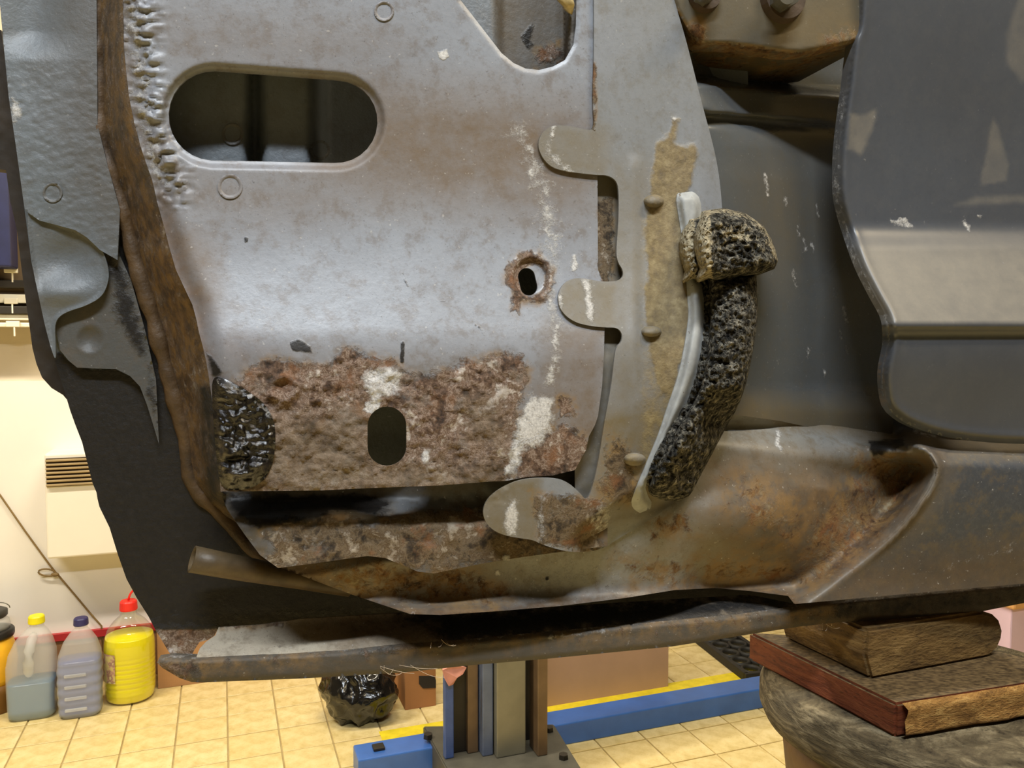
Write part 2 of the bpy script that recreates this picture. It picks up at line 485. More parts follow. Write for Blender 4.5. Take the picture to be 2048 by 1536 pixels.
def slab(name, a, b, label, mat, kind='structure', bevel=0.0):
    """box between two opposite corners given in room axes (along, deep, z)"""
    a = np.array(a, float); b = np.array(b, float)
    bm = bmesh.new(); c = (a + b) / 2
    box(bm, room(*c), np.abs(b - a), ROOM, bevel)
    o = bm_obj(name, bm, mat)
    return tag(o, label, None, kind=kind)
slab('wall_back', (X0, WALL, -.05), (X1, WALL + .1, CEIL), 'cream painted workshop wall behind the bottles', M_wall)
slab('wall_left', (X0 - .1, B0, -.05), (X0, B1, CEIL), 'grey painted side wall of the workshop', M_walld)
slab('wall_right', (X1, B0, -.05), (X1 + .1, B1, CEIL), 'grey painted right wall of the workshop', M_walld)
slab('wall_front', (X0, B0 - .1, -.05), (X1, B0, CEIL), 'grey painted wall facing the car flank', M_walld)
slab('ceiling', (X0 - .1, B0 - .1, CEIL), (X1 + .1, B1 + .1, CEIL + .1), 'pale painted workshop ceiling', M_ceil)
zt = float(W(60, 762)[2])
slab('trim_1', (X0, WALL - .02, .15), (X1, WALL, zt), 'white board added to the lower wall', M_panel)  # thin white board added where the wall turns lighter
slab('baseboard_back', (X0, WALL - .03, 0), (X1, WALL, .155), 'brown skirting board under the white board', simple('brown_skirting', lin(132, 94, 60), .7, .15, 14))
slab('trim_2', (X0, WALL - .036, .155), (X1, WALL - .0, .178), 'red strip along the top of the skirting', simple('red_strip', lin(172, 40, 44), .5, .08, 20))

# ceiling tubes: fixture and lamp really hang where the light comes from
LAMPLAB = ['cool white fluorescent ceiling lamp hanging over the car pillar', 'warm white fluorescent ceiling lamp hanging over the car door', 'warm white fluorescent ceiling lamp over the jugs by the wall', 'warm white fluorescent ceiling lamp over the blue lift column']
M_lampbody = simple('lamp_housing', lin(225, 225, 222), .5, .03)
for i, (x, b, pw, c) in enumerate(LAMPS):
    e = empty('ceiling_lamp', room(x, b, CEIL), LAMPLAB[i], 'lamp', 'fluorescent ceiling lamps')
    bm = bmesh.new(); box(bm, room(x, b, CEIL - .035), (1.3, .16, .07), ROOM, .008); bm_obj('housing', bm, M_lampbody, e)
    em = NT('lamp_tube_glow'); em.set(color=(1, 1, 1, 1), emit=(*c, 1), estr=6.0)
    hl = .45 if i < 2 else .6
    V, F = tube_mesh([room(x - hl, b, CEIL - .088), room(x + hl, b, CEIL - .088)], .013, 12); mesh_obj('tube', V, F, em.m, e, True)

# ================================================================== the car
car = empty('car', P(1150, 1345, -.03), 'grey car body with the front wing removed, rust and old sealant around the pillar foot', 'car')
M_blue = car_metal('pillar_paint', (140, 145, 154), (128, 131, 138), .38, speck=.5)
M_post = car_metal('post_paint', (132, 136, 142), (122, 124, 124), .42, dust=(110, 98, 72), speck=.35, rust_tone=2)
M_jamb = car_metal('jamb_paint', (84, 87, 88), (74, 77, 79), .27, dust=(96, 86, 66), speck=.2, peel=.04)
M_sill = car_metal('sill_paint', (134, 134, 130), (120, 118, 112), .42, dust=(112, 98, 76), rustk=.35, speck=.7, rust_tone=1)
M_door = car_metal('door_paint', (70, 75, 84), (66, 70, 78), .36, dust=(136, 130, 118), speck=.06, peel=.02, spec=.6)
M_flange = car_metal('flange_paint', (116, 122, 128), (104, 110, 114), .42, dust=(88, 78, 64), speck=.3, peel=.3)
M_lower = car_metal('lower_sheet_paint', (104, 106, 108), (92, 92, 92), .5, dust=(84, 72, 54), speck=.8, rustk=.8, rust_tone=2)
M_seam = car_metal('pinch_weld_paint', (74, 70, 64), (64, 60, 54), .6, dust=(88, 78, 64), speck=.5, rustk=.8, peel=.3)
M_seal = simple('brown_sealer', lin(82, 62, 38), .62, .5, 70, bump=.6, bscale=160)
M_rubber = simple('dark_rubber', lin(46, 37, 26), .8, .3, 40, bump=.3)

# ---- flange: the sheet that closes the pillar towards the wheel arch and the engine side
FL = [(-120, -420), (-40, -420), (3, 44), (17, 191), (32, 294), (48, 410), (63, 525), (77, 591), (91, 656), (106, 708), (116, 742), (130, 786), (140, 820), (150, 848),
      (164, 884), (185, 966), (193, 985), (195, 998), (199, 1014), (219, 1055), (236, 1110), (253, 1158), (273, 1195), (297, 1233), (311, 1260), (342, 1311)]
F_out = FL[1:] + [(383, 1311), (390, 1298), (399, 1284), (415, 1280), (428, 1272), (437, 1257), (560, 1275), (820, 1285), (1250, 1252), (1590, 1212), (1620, 1190), (1660, 900), (1500, 300), (1480, -420)]
WALLC = [(191, -420), (191, 0), (197, 137), (198, 239), (205, 290), (226, 359), (253, 444), (273, 525), (308, 639), (331, 725), (355, 810), (373, 878), (386, 963), (444, 1028), (506, 1096), (547, 1134), (615, 1171), (697, 1212)]
CREST = [(243, -420), (246, 0), (248, 103), (260, 205), (280, 290), (304, 359), (314, 403), (330, 460), (352, 540), (385, 610), (398, 665), (412, 720), (424, 800), (432, 880), (438, 940), (441, 983)]
def d_flange(u, v):
    d = np.full(u.shape, -.052)
    bay = 1 - ss(0, 40, sd(u, v, [(280, 70), (800, 80), (800, 350), (290, 350)]))        # inner panel comes forward behind the long hole
    rib = ss(610, 660, u) * .030 + .020 * np.exp(-((u - 510) / 12) ** 2)
    return d + bay * (.024 - rib)
TARB = [(95, 690), (137, 721), (154, 735), (191, 737), (232, 738), (260, 752), (280, 773), (294, 810), (308, 855), (318, 889), (420, 1000), (560, 1120), (900, 1140), (1650, 1140), (1650, 1400), (250, 1400), (100, 900), (20, 700)]
def m_flange(u, v, M):
    add(M, 'dust', u, v, [(120, -420), (330, -420), (420, 900), (330, 900), (170, 300)], 50, .8)
    add(M, 'black', u, v, TARB, 12)
    add(M, 'black', u, v, [(230, 420), (330, 640), (400, 1000), (300, 960), (200, 560)], 25, .85)
    M['tarr'][:] = .55
    add(M, 'rust', u, v, [(290, 1255), (330, 1250), (437, 1252), (440, 1330), (330, 1330)], 14)
    sub(M, 'black', u, v, [(300, 1262), (440, 1258), (440, 1330), (330, 1330)], 10)
    add(M, 'rust', u, v, ([(300, 1240), (560, 1225), (820, 1215)], 8), 14, .55, False)
    add(M, 'dust', u, v, [(330, 1180), (900, 1160), (900, 1220), (330, 1240)], 30, .35)
    sub(M, 'black', u, v, [(300, 90), (820, 90), (820, 400), (300, 400)], 10)
    sub(M, 'dust', u, v, [(300, 90), (820, 90), (820, 400), (300, 400)], 10)
    sub(M, 'black', u, v, [(880, -420), (1200, -420), (1200, 170), (900, 170)], 10)
flange = sheet('wheel_arch_flange', F_out, [], d_flange, M_flange, car, 9, .002, m_flange)
# overlapping layers of that flange, each a sheet of its own
F3 = [(100, 600), (225, 480), (262, 560), (290, 660), (312, 760), (318, 889), (308, 855), (294, 810), (280, 773), (260, 752), (232, 738), (191, 737), (154, 735), (137, 721), (120, 700)]
def m_f3(u, v, M):
    M['dust'][:] = .25; add(M, 'black', u, v, [(225, 480), (262, 560), (312, 760), (318, 889), (285, 740), (240, 640), (205, 520)], 30, .8); M['tarr'][:] = .5
def d_f3(u, v):
    r = np.hypot((u - 180) / 1.0, (v - 678) / 1.0)
    return -.0470 - .0028 * np.exp(-(r / 22) ** 2) + .0006 * np.exp(-((r - 28) / 6) ** 2)
sheet('flange_layer', F3, [], d_f3, car_metal('flange_layer_paint', (84, 90, 92), (74, 78, 78), .45, speck=.4, peel=.25), flange, 5, .0012, m_f3)
F2 = chaikin([(52, 418), (70, 424), (113, 444), (150, 454), (185, 478), (205, 497), (219, 543), (215, 571), (202, 595), (171, 612), (137, 622), (116, 634), (109, 653), (111, 684), (112, 722), (104, 704), (91, 656), (77, 591), (63, 525)], 2)
def m_f2(u, v, M): M['dust'][:] = .12
def d_f2(u, v):
    x = -sd(u, v, F2)
    d = -.0438 + .0012 * (1 - ss(0, 9, x))
    return d - .005 * np.exp(-(((u - 130) / 55) ** 2 + ((v - 518) / 42) ** 2)) + .004 * np.exp(-(((u - 120) / 60) ** 2 + ((v - 585) / 25) ** 2))
sheet('flange_layer', F2, [], d_f2, M_flange, flange, 4, .0016, m_f2)
F1 = [(-40, -420), (3, 44), (17, 191), (32, 294), (48, 410), (50, 418), (58, 427), (79, 441), (113, 450), (150, 460), (174, 475), (200, 500), (235, 520), (240, 420), (215, 330), (195, 250), (190, -420)]
def m_f1(u, v, M):
    add(M, 'dust', u, v, [(110, -420), (330, -420), (300, 560), (140, 400), (110, 200)], 60, .65)
    add(M, 'white', u, v, [(24, 196), (42, 208), (46, 232), (30, 250), (20, 240)], 5, .62)
def d_f1(u, v):
    d = -.0418 - .007 * ss(125, 60, v) * np.exp(-((u - 70) / 60) ** 2)
    return d + .0012 * (fbm(u / 14, v / 8, 3, 4) - .5) * ss(100, 160, v) * .7
sheet('flange_layer', F1, [], d_f1, M_flange, flange, 4, .0016, m_f1)
# rubber edge that shows behind the flange
RUB = [(-60, 60), (2, 60), (30, 260), (60, 500), (100, 680), (160, 830), (126, 790), (103, 776), (84, 755), (73, 728), (65, 697), (60, 660), (51, 598), (43, 537), (34, 461), (20, 400), (12, 340), (-60, 330)]
sheet('rubber_edge', RUB, [], lambda u, v: -.064 + .002 * fbm(u / 20, v / 20, 3), M_rubber, car, 8, .012)

# ---- side wall between flange and pillar face, and its bead of brown sealer
wc = spline(WALLC, 30); crs = spline(CREST, 30)
WP = [tuple(p) for p in spline(WALLC[:14], 30)] + [(500, 1060), (470, 1000)] + [tuple(p) for p in crs[::-1]]
def d_wall(u, v):
    a = dist(u, v, wc, False); b = dist(u, v, crs, False)
    t = a / np.maximum(a + b, 1e-6)
    return -.0500 + .047 * ss(-.05, 1.05, t) + .0016 * (fbm(u / 20, v / 34, 3, 66) - .5)
def m_wall(u, v, M):
    M['dust'][:] = .5; M['rust'][:] = .30 + .25 * fbm(u / 40, v / 70, 3, 55); M['x'][:] = .5
    add(M, 'black', u, v, (CREST, 3), 12, .42, False)
    add(M, 'black', u, v, ([(215, -300), (218, 200), (250, 380), (300, 560), (350, 720), (400, 940)], 4), 14, .55, False)
    add(M, 'dust', u, v, [(230, 380), (345, 470), (420, 740), (440, 1000), (330, 960), (290, 600)], 30, 1.0)
    add(M, 'stain', u, v, [(300, 420), (350, 520), (405, 690), (440, 990), (380, 960), (330, 640)], 30, .75)
    add(M, 'rust', u, v, [(345, 480), (405, 690), (430, 800), (400, 780)], 20, .45)
    add(M, 'black', u, v, [(380, 760), (440, 760), (520, 1060), (400, 1010)], 25, .6); M['tarr'][:] = .6
    add(M, 'black', u, v, ([(222, 0), (226, 200), (240, 300)], 5), 10, .5, False)
sheet('pillar_side', WP, [], d_wall, car_metal('side_paint', (92, 84, 70), (62, 52, 40), .5, dust=(74, 56, 38), speck=.8, peel=.8), car, 5, .0012, m_wall)
path = spline(WALLC[:16], 14)
pts3 = P(path[:, 0], path[:, 1], np.interp(np.arange(len(path)), [0, len(path) * .68, len(path)], [-.0478, -.0480, -.056]))
rad = np.array([.0052 + .0022 * mnoise.noise(Vector((i * .35, 0, 3))) for i in range(len(pts3))])
V, F = tube_mesh(pts3, rad, 10); mesh_obj('sealer_bead', V, F, M_seal, car, True)

# ---- pillar face
HOLE = stadium((427, 231), (672, 243), 90, 83)
SLOT = stadium((774, 852), (774, 893), 39, 39)
BOLT = stadium((1053, 553), (1058, 574), 17, 17)
TRI = [(900, -420), (900, -30), (921, 0), (942, 27), (979, 75), (1003, 106), (1027, 126), (1051, 137), (1078, 140), (1106, 133), (1130, 120), (1147, 89), (1152, 51), (1153, 0), (1153, -420)]
A_out = [tuple(p) for p in crs] + [(441, 983), (540, 982), (639, 981), (742, 976), (878, 971), (981, 963), (1010, 962), (1054, 954), (1105, 951), (1150, 940), (1172, 900), (1178, 872), (1190, 850), (1196, 832), (1204, 774), (1208, 705), (1209, 661),
         (1212, 640), (1212, 575), (1196, 540), (1195, 352), (1206, 335), (1206, 268), (1191, 255), (1187, 200), (1190, 130), (1190, 0), (1190, -420), (1153, -420)] + TRI[::-1][1:-1] + [(900, -420)]
DENT = ell(1062, 556, 36, 40)
_pv = np.arange(-600, 1400, 2.0)
_ps = np.cumsum(np.interp(_pv, [-600, 260, 420, 560, 655, 690, 735, 980, 1100], [-.01, .0, .10, .30, .36, .22, .05, -.09, -.12])) * 2 * .0003
_ps -= np.interp(280, _pv, _ps)
def prof_p(v):
    return np.interp(v, _pv, _ps)
def d_pillar(u, v):
    d = prof_p(v)
    # rolled edge to the left
    e = dist(u, v, crs, False); d = d - .004 * (1 - ss(0, 60, e)) ** 2
    h = sd(u, v, HOLE); d = d - .0035 * (1 - ss(0, 15, h)) - .0012 * np.exp(-((h - 9) / 5) ** 2)
    x = sd(u, v, DENT); d = d - .003 * (1 - ss(-6, 4, x)) + .0008 * np.exp(-((x - 4) / 6) ** 2)
    t = dist(u, v, TRI[2:-1], False); d = d - .0012 * (1 - ss(0, 8, t))
    # hammered, wrinkled edge at the upper left
    ham = np.exp(-((e - 35) / 32) ** 2) * ss(440, 380, v)
    d = d + .0062 * ham * (np.abs(fbm(u / 20 + 2 * fbm(u / 30, v / 30, 2, 77), v / 13, 2, 11) - .5) * 2 - .3)
    # flaking rust at the foot
    rz = np.clip(.5 - sd(u, v, RUSTA) / 40, 0, 1)
    d = d + .0042 * rz * (fbm(u / 30, v / 22, 4, 3) - .5) + .0026 * rz * (np.abs(fbm(u / 11, v / 9, 3, 23) - .5) * 2 - .3)
    ring = np.hypot(u - 567, v - 777); d = d + .0016 * np.exp(-((ring - 24) / 6) ** 2) - .001 * np.exp(-(ring / 14) ** 2)
    d = d + .0006 * (fbm(u / 120, v / 120, 3, 9) - .5)
    return d
RUSTA = [(430, 1000), (436, 900), (440, 830), (470, 770), (505, 735), (545, 722), (600, 730), (650, 735), (670, 712), (705, 700), (745, 715), (790, 722), (808, 745), (850, 752), (900, 742), (930, 725), (1000, 712), (1040, 715), (1052, 740), (1042, 790), (1032, 850), (1020, 960), (1010, 1000)]
def m_pillar(u, v, M):
    add(M, 'rust', u, v, RUSTA, 26)
    add(M, 'rust', u, v, [(1110, 790), (1145, 795), (1150, 825), (1120, 840)], 16, .8)
    add(M, 'rust', u, v, [(1040, 880), (1130, 840), (1180, 880), (1180, 960), (1020, 970)], 18, .75)
    add(M, 'rust', u, v, ell(1060, 555, 50, 56), 16, .75)
    sub(M, 'rust', u, v, ell(1066, 560, 24, 30), 8)
    add(M, 'rust', u, v, [(1020, 560), (1045, 590), (1040, 640), (1022, 620)], 10, .7)
    add(M, 'rust', u, v, ([(1203, 350), (1203, 560)], 5), 8, .8, False)
    add(M, 'x', u, v, [(540, 850), (720, 820), (760, 930), (1000, 930), (1000, 990), (420, 1000), (430, 960)], 40, 1.0)
    add(M, 'x', u, v, [(930, 800), (1000, 790), (1010, 900), (940, 880)], 24, .8)
    add(M, 'stain', u, v, (CREST[6:], 18), 26, .75, False)
    add(M, 'stain', u, v, [(400, 690), (470, 745), (560, 700), (440, 640)], 30, .3)
    # road dust, brown
    add(M, 'dust', u, v, [(620, 165), (1060, 190), (1200, 250), (1200, 400), (1050, 420), (760, 400), (600, 360)], 70, .95)
    add(M, 'dust', u, v, [(330, 340), (620, 350), (800, 400), (600, 440), (330, 420)], 60, .6)
    add(M, 'dust', u, v, [(330, 20), (640, 40), (800, 90), (560, 130), (330, 120)], 60, .45)
    add(M, 'dust', u, v, [(320, 440), (420, 470), (440, 600), (400, 680), (330, 560)], 40, .9)
    add(M, 'dust', u, v, ([(250, 0), (262, 200), (310, 350), (340, 460), (400, 640)], 16), 30, .9, False)
    add(M, 'dust', u, v, [(1100, 640), (1215, 640), (1215, 980), (1040, 980), (1060, 800)], 30, .8)
    add(M, 'dust', u, v, [(420, 690), (1050, 690), (1050, 1000), (420, 1000)], 40, .35)
    # lime runs
    add(M, 'white', u, v, ([(1035, 262), (1060, 300), (1085, 390), (1105, 470), (1100, 540)], 14), 26, .56, False)
    add(M, 'white', u, v, ([(1060, 345), (1090, 380), (1098, 520)], 8), 12, .6, False)
    add(M, 'white', u, v, ([(1097, 590), (1112, 640), (1110, 720), (1098, 760)], 11), 16, .62, False)
    add(M, 'white', u, v, [(1060, 790), (1105, 795), (1110, 840), (1085, 890), (1045, 905), (1030, 950), (1008, 962), (1018, 900), (1035, 840)], 10, .78)
    add(M, 'white', u, v, [(728, 740), (770, 730), (808, 745), (800, 790), (765, 800), (750, 828), (728, 822), (740, 795), (722, 770)], 9, .72)
    add(M, 'white', u, v, [(730, 805), (765, 798), (755, 825), (732, 826)], 4, .95)
    add(M, 'white', u, v, ell(852, 912, 9, 14), 6, .8)
    add(M, 'white', u, v, [(876, 104), (894, 100), (900, 114), (888, 122), (878, 116)], 3, .95)
    add(M, 'white', u, v, ell(1020, 965, 12, 8), 4, .9)
    add(M, 'white', u, v, ell(1148, 525, 7, 18), 5, .75)
    # highlight along the wrinkled edge, painted in white
    add(M, 'white', u, v, ([(268, 20), (270, 110), (285, 190), (300, 290), (322, 360)], 16), 22, .50, False)
    # black scuffs
    add(M, 'black', u, v, [(580, 684), (602, 678), (620, 690), (628, 708), (604, 706), (585, 702)], 6, .8)
    add(M, 'black', u, v, ([(806, 686), (805, 722)], 4), 4, .9, False)
    add(M, 'black', u, v, ([(806, 545), (815, 570), (850, 595), (890, 602), (930, 632), (965, 660), (968, 672)], 1.5), 5, .62, False)
    add(M, 'black', u, v, ell(492, 480, 5, 6), 3, .8)
    add(M, 'black', u, v, [(410, 700), (430, 715), (445, 745), (425, 760)], 10, .8)
    M['tarr'][:] = .5
pillar = sheet('pillar_panel', A_out, [HOLE, SLOT, BOLT], d_pillar, M_blue, car, 5, .0014, m_pillar)
# black underseal patch on its lower corner
TAR = chaikin([(424, 752), (450, 757), (470, 768), (500, 785), (530, 808), (548, 840), (552, 880), (545, 935), (520, 970), (480, 982), (442, 978), (434, 930), (428, 860), (424, 800)], 2)
def d_tar(u, v):
    x = -sd(u, v, TAR)
    w = np.abs(fbm(u / 58 + fbm(u / 46, v / 46, 2, 8) * 1.8, v / 34 + fbm(u / 48, v / 48, 2, 18) * 1.8, 3, 31) - .5) * 2.4
    return d_pillar(u, v) + .0008 + .0030 * ss(0, 14, x) + .0075 * (w - .3) * ss(0, 22, x)
tm = NT('black_underseal'); _k = tm.noise(110, 6, .6)
tm.set(color=tm.ramp(_k, [(.35, lin(10, 9, 8)), (.6, lin(26, 22, 18)), (.75, lin(52, 43, 33))]), rough=tm.ramp(_k, [(.3, (.10,) * 3), (.7, (.32,) * 3)]), spec=.8, normal=tm.bump(tm.noise(150, 6, .65, dist=.8), .45, .003))
sheet('underseal_patch', TAR, [], d_tar, tm.m, pillar, 3.5, .004)
# spot welds
def spot(u0, v0, r, dfn, parent, mat, depth=.0006):
    dd = float(dfn(np.array([float(u0)]), np.array([float(v0)]))[0])
    f = lambda u, v: dfn(u, v) + .0004 - depth * np.exp(-(np.hypot(u - u0, v - v0) / (r * .72)) ** 6) + .0005 * np.exp(-((np.hypot(u - u0, v - v0) - r * .88) / (r * .14)) ** 2)
    def mk(u, v, M): M['dust'][:] = .35 + .3 * fbm(u / 9, v / 9, 2)
    return sheet('spot_weld', ell(u0, v0, r, r, 26), [], f, mat, parent, 3.2, .0006, mk)
for (a, b, r) in ((460, 373, 25), (768, 22, 20)): spot(a, b, r, d_pillar, pillar, M_blue, .0012)
for (a, b, r) in ((465, 268, 22), (640, 300, 20), (1000, 68, 19)): spot(a, b, r, d_flange, flange, M_flange, .0012)
spot(105, 385, 20, d_f1, flange, M_flange, .0012)
# panel seen inside the triangular opening, with its inner lip
def m_in(u, v, M):
    add(M, 'dust', u, v, [(985, -60), (1160, -60), (1160, 160), (1000, 160), (990, 60)], 8, 1.0)
    add(M, 'black', u, v, [(1062, 40), (1072, 50), (1062, 80), (1072, 90), (1054, 105), (1040, 70)], 6, .75)
    add(M, 'rust', u, v, [(1070, 95), (1120, 80), (1130, 130), (1070, 140)], 16, .7)
sheet('inner_panel', [(860, -420), (1195, -420), (1195, 175), (960, 175), (880, 40)], [], lambda u, v: -.018 - .010 * ss(985, 1010, u) + .022 * ss(1128, 1140, u), M_flange, car, 6, .001, m_in)
V, F = tube_mesh(P(np.array([1120, 1128, 1136, 1142]), np.array([-30, -8, 10, 28]), np.array([-.004, -.001, .0, -.004])), [.002, .0045, .004, .001], 9)
for k, q in enumerate(V): V[k] = q + Vector((mnoise.noise(q * 400), mnoise.noise(q * 400 + Vector((5, 5, 5))), mnoise.noise(q * 410))) * .0022
mesh_obj('sealant_blob', V, F, simple('amber_sealant', lin(196, 178, 130), .25, .25, 200), car, True)

# ---- shapes of jamb and sill, which the post runs into
C_out = [(1320, -420), (1760, -420), (1745, 200), (1730, 420), (1800, 600), (1850, 800), (1850, 890), (1700, 872), (1560, 842), (1440, 825), (1380, 800), (1400, 500), (1390, 250), (1330, 0)]
def d_jamb(u, v):
    edge = np.interp(v, [-160, 0, 200, 360, 560, 830], [1325, 1348, 1402, 1440, 1455, 1450])
    t = np.clip((u - edge) / 330, -.3, 1)
    d = -.006 - .046 * ss(-.1, 1.0, t) - .012 * ss(300, 200, v) * ss(0, .3, t) - .014 * ss(.2, .75, t) * ss(430, 180, v) - .008 * ss(260, 90, v)
    d = d + .007 * ss(150, 165, v - (u - 1400) * .12) * ss(228, 222, v - (u - 1400) * .08) * ss(1690, 1540, u)
    d = d - .006 * np.exp(-((v - 236 - (u - 1400) * .09) / 10) ** 2) * ss(1700, 1600, u)
    d = d + .012 * ss(760, 830, v) * t
    d = d - .032 * ss(172, 150, v - (u - 1400) * .09) * ss(1372, 1398, u)
    return d
RIDGE = spline([(1786, 884), (1815, 884), (1843, 895), (1866, 912), (1876, 935), (1868, 968), (1842, 1010), (1800, 1062), (1740, 1118), (1650, 1186), (1600, 1215)], 16)
D_out = [(545, 1125), (760, 1085), (1150, 1000), (1300, 900), (1400, 806), (1440, 800), (1500, 806), (1640, 822), (1760, 836), (1860, 842), (2060, 850), (2260, 856), (3000, 822), (3000, 1086), (2260, 1150), (2060, 1166), (1811, 1188), (1590, 1208), (1578, 1192), (1500, 1182), (1430, 1176), (1350, 1180), (1300, 1188), (1250, 1196), (1120, 1212), (1000, 1222), (880, 1230), (820, 1228), (700, 1188), (560, 1135)]
rec = np.concatenate([RIDGE, [(560, 1240), (500, 1100), (1200, 860), (1440, 700), (1700, 760)]])
def d_sill(u, v):
    x = sd(u, v, rec)                                    # <0 in the recess left of the ridge
    top = np.interp(u, [1400, 1500, 1640, 1760, 1900, 2300], [836, 846, 862, 884, 905, 920])
    y = v - top
    prof = -.030 + .028 * ss(-30, 62, y) + .012 * ss(60, 220, y) - .020 * np.clip((y - 225) / 110, 0, 1.2) ** 2
    r = np.where(u < 1400, -.014 + .012 * ss(1000, 1060, v) * 0 + .010 * ss(960, 1080, v) - .018 * ss(1120, 1240, v), prof)
    wgt = ss(1330, 1450, u)
    left = -.002 + .014 * ss(980, 1130, v) - .022 * np.clip((v - 1160) / 68, 0, 1.2) ** 2
    rcs = left * (1 - wgt) + prof * wgt
    outer = .010 + .008 * ss(-10, 30, y) - .012 * ss(60, 300, y)
    outer = np.where(y < 0, -.024 + .034 * ss(-40, 0, y), outer)
    # the pressed recess sinks towards its end, then climbs to the lip of the outer skin
    sink = .020 * ss(-210, -55, x) * ss(890, 960, v)
    t = ss(-56, 2, x)
    d = (rcs - sink) * (1 - t) + outer * t
    d = d + .0065 * np.exp(-((x + 1) / 7) ** 2) * ss(1190, 960, v)
    j = (1 - ss(-22, 18, y)) * ss(1340, 1420, u) * ss(1850, 1780, u); d = d * (1 - j) + (d_jamb(u, v) - .0006) * j
    return d + .0008 * (fbm(u / 60, v / 40, 3, 17) - .5)
# ---- hinge post panel with its three lapped tabs
B_out = [(1188, -420), (1188, 0), (1188, 130), (1185, 200), (1190, 263), (1160, 256), (1133, 251), (1106, 250), (1085, 263), (1075, 287), (1082, 311), (1099, 332), (1126, 342), (1191, 350), (1215, 350), (1232, 360), (1238, 380), (1237, 445), (1232, 505), (1236, 525), (1245, 538), (1247, 551), (1240, 560), (1226, 563), (1201, 563),
         (1160, 555), (1135, 560), (1119, 578), (1115, 600), (1124, 625), (1148, 644), (1180, 652), (1212, 655), (1235, 655), (1245, 668), (1243, 684), (1232, 694), (1228, 720), (1223, 770), (1207, 855), (1196, 930), (1182, 985), (1172, 1002),
         (1160, 985), (1130, 960), (1095, 955), (1043, 958), (1003, 975), (976, 996), (965, 1020), (970, 1043), (985, 1060), (1009, 1071), (1037, 1076), (1067, 1080), (1081, 1088), (1112, 1098), (1146, 1105), (1201, 1101),
         (1240, 1075), (1300, 1040), (1370, 990), (1420, 920), (1450, 840), (1462, 700), (1455, 560), (1446, 440), (1440, 360), (1428, 295), (1402, 200), (1385, 130), (1368, 65), (1348, 0), (1320, -420)]
RES = [(1337, 265), (1343, 250), (1344, 236), (1357, 239), (1353, 262), (1349, 282), (1357, 294), (1390, 288), (1395, 302), (1388, 344), (1378, 381), (1360, 397), (1368, 470), (1385, 600), (1375, 680), (1345, 790), (1322, 790), (1302, 720), (1290, 650), (1293, 538), (1291, 456), (1301, 385), (1305, 331), (1316, 286)]
def d_post(u, v):
    d = d_pillar(u, v) * ss(1270, 1180, u) + (prof_p(v) - .004 * ss(690, 1000, v)) * ss(1180, 1270, u)
    d = d + .0022 - .009 * ss(1390, 1470, u) * ss(1000, 700, v)
    d = d - .006 * ss(1040, 1100, v) * ss(1090, 1250, u)
    x = sd(u, v, RES); d = d + .0006 * np.clip(.5 - x / 14, 0, 1) * (.3 + 1.2 * fbm(u / 10, v / 14, 3, 5))
    wj = 1 - ss(4, 75, dist(u, v, [(1201, 1101), (1240, 1075), (1300, 1040), (1370, 990), (1420, 920), (1450, 840)], False)); d = d * (1 - wj) + (d_sill(u, v) + .0014) * wj
    # ridge line down the post
    d = d + .0014 * np.exp(-((u - 1268) / 14) ** 2) * ss(300, 340, v) * ss(900, 800, v)
    d = d + .0022 * np.exp(-(((u - 1090) / 9) ** 2)) * ss(985, 1005, v)
    return d
def m_post(u, v, M):
    add(M, 'resid', u, v, RES, 12)
    add(M, 'resid', u, v, [(1285, 400), (1395, 400), (1400, 900), (1260, 980), (1255, 800), (1270, 560)], 40, .48)
    add(M, 'dust', u, v, [(1230, 330), (1300, 330), (1300, 860), (1200, 860)], 40, .6)
    add(M, 'dust', u, v, [(1180, 820), (1420, 760), (1330, 1040), (1180, 1040)], 35, 1.0)
    add(M, 'dust', u, v, [(1070, 245), (1215, 255), (1215, 350), (1070, 350)], 18, .7)
    add(M, 'dust', u, v, [(1110, 550), (1240, 560), (1240, 660), (1110, 660)], 18, .75)
    add(M, 'rust', u, v, [(1215, 860), (1275, 900), (1280, 1010), (1230, 1010), (1190, 985)], 25, .62)
    add(M, 'rust', u, v, [(1060, 985), (1210, 1000), (1205, 1110), (1080, 1090)], 16, .85)
    add(M, 'rust', u, v, ([(1187, 130), (1190, 260)], 5), 7, .75, False)
    add(M, 'dust', u, v, [(960, 955), (1080, 955), (1080, 1090), (960, 1090)], 12, .9)
    add(M, 'white', u, v, ([(1095, 290), (1110, 325), (1140, 345)], 6), 10, .75, False)
    add(M, 'white', u, v, ([(1107, 255), (1104, 272)], 4), 5, .8, False)
    add(M, 'white', u, v, ([(1170, 560), (1178, 590), (1182, 635)], 8), 7, .72, False)
    add(M, 'white', u, v, ([(1120, 590), (1122, 620)], 4), 6, .7, False)
    add(M, 'white', u, v, [(1015, 1005), (1032, 1000), (1036, 1040), (1034, 1072), (1018, 1072), (1008, 1055)], 7, .78)
    add(M, 'white', u, v, ([(1085, 1000), (1080, 1050), (1083, 1082), (1110, 1094)], 4), 8, .68, False)
    add(M, 'white', u, v, [(1195, 1010), (1230, 1008), (1220, 1060), (1185, 1070), (1178, 1040)], 12, .52)
    add(M, 'white', u, v, ([(1345, 236), (1350, 238)], 3), 4, .9, False)
post = sheet('hinge_post', chaikin(B_out, 2), [], d_post, M_post, car, 5, .0016, m_post)
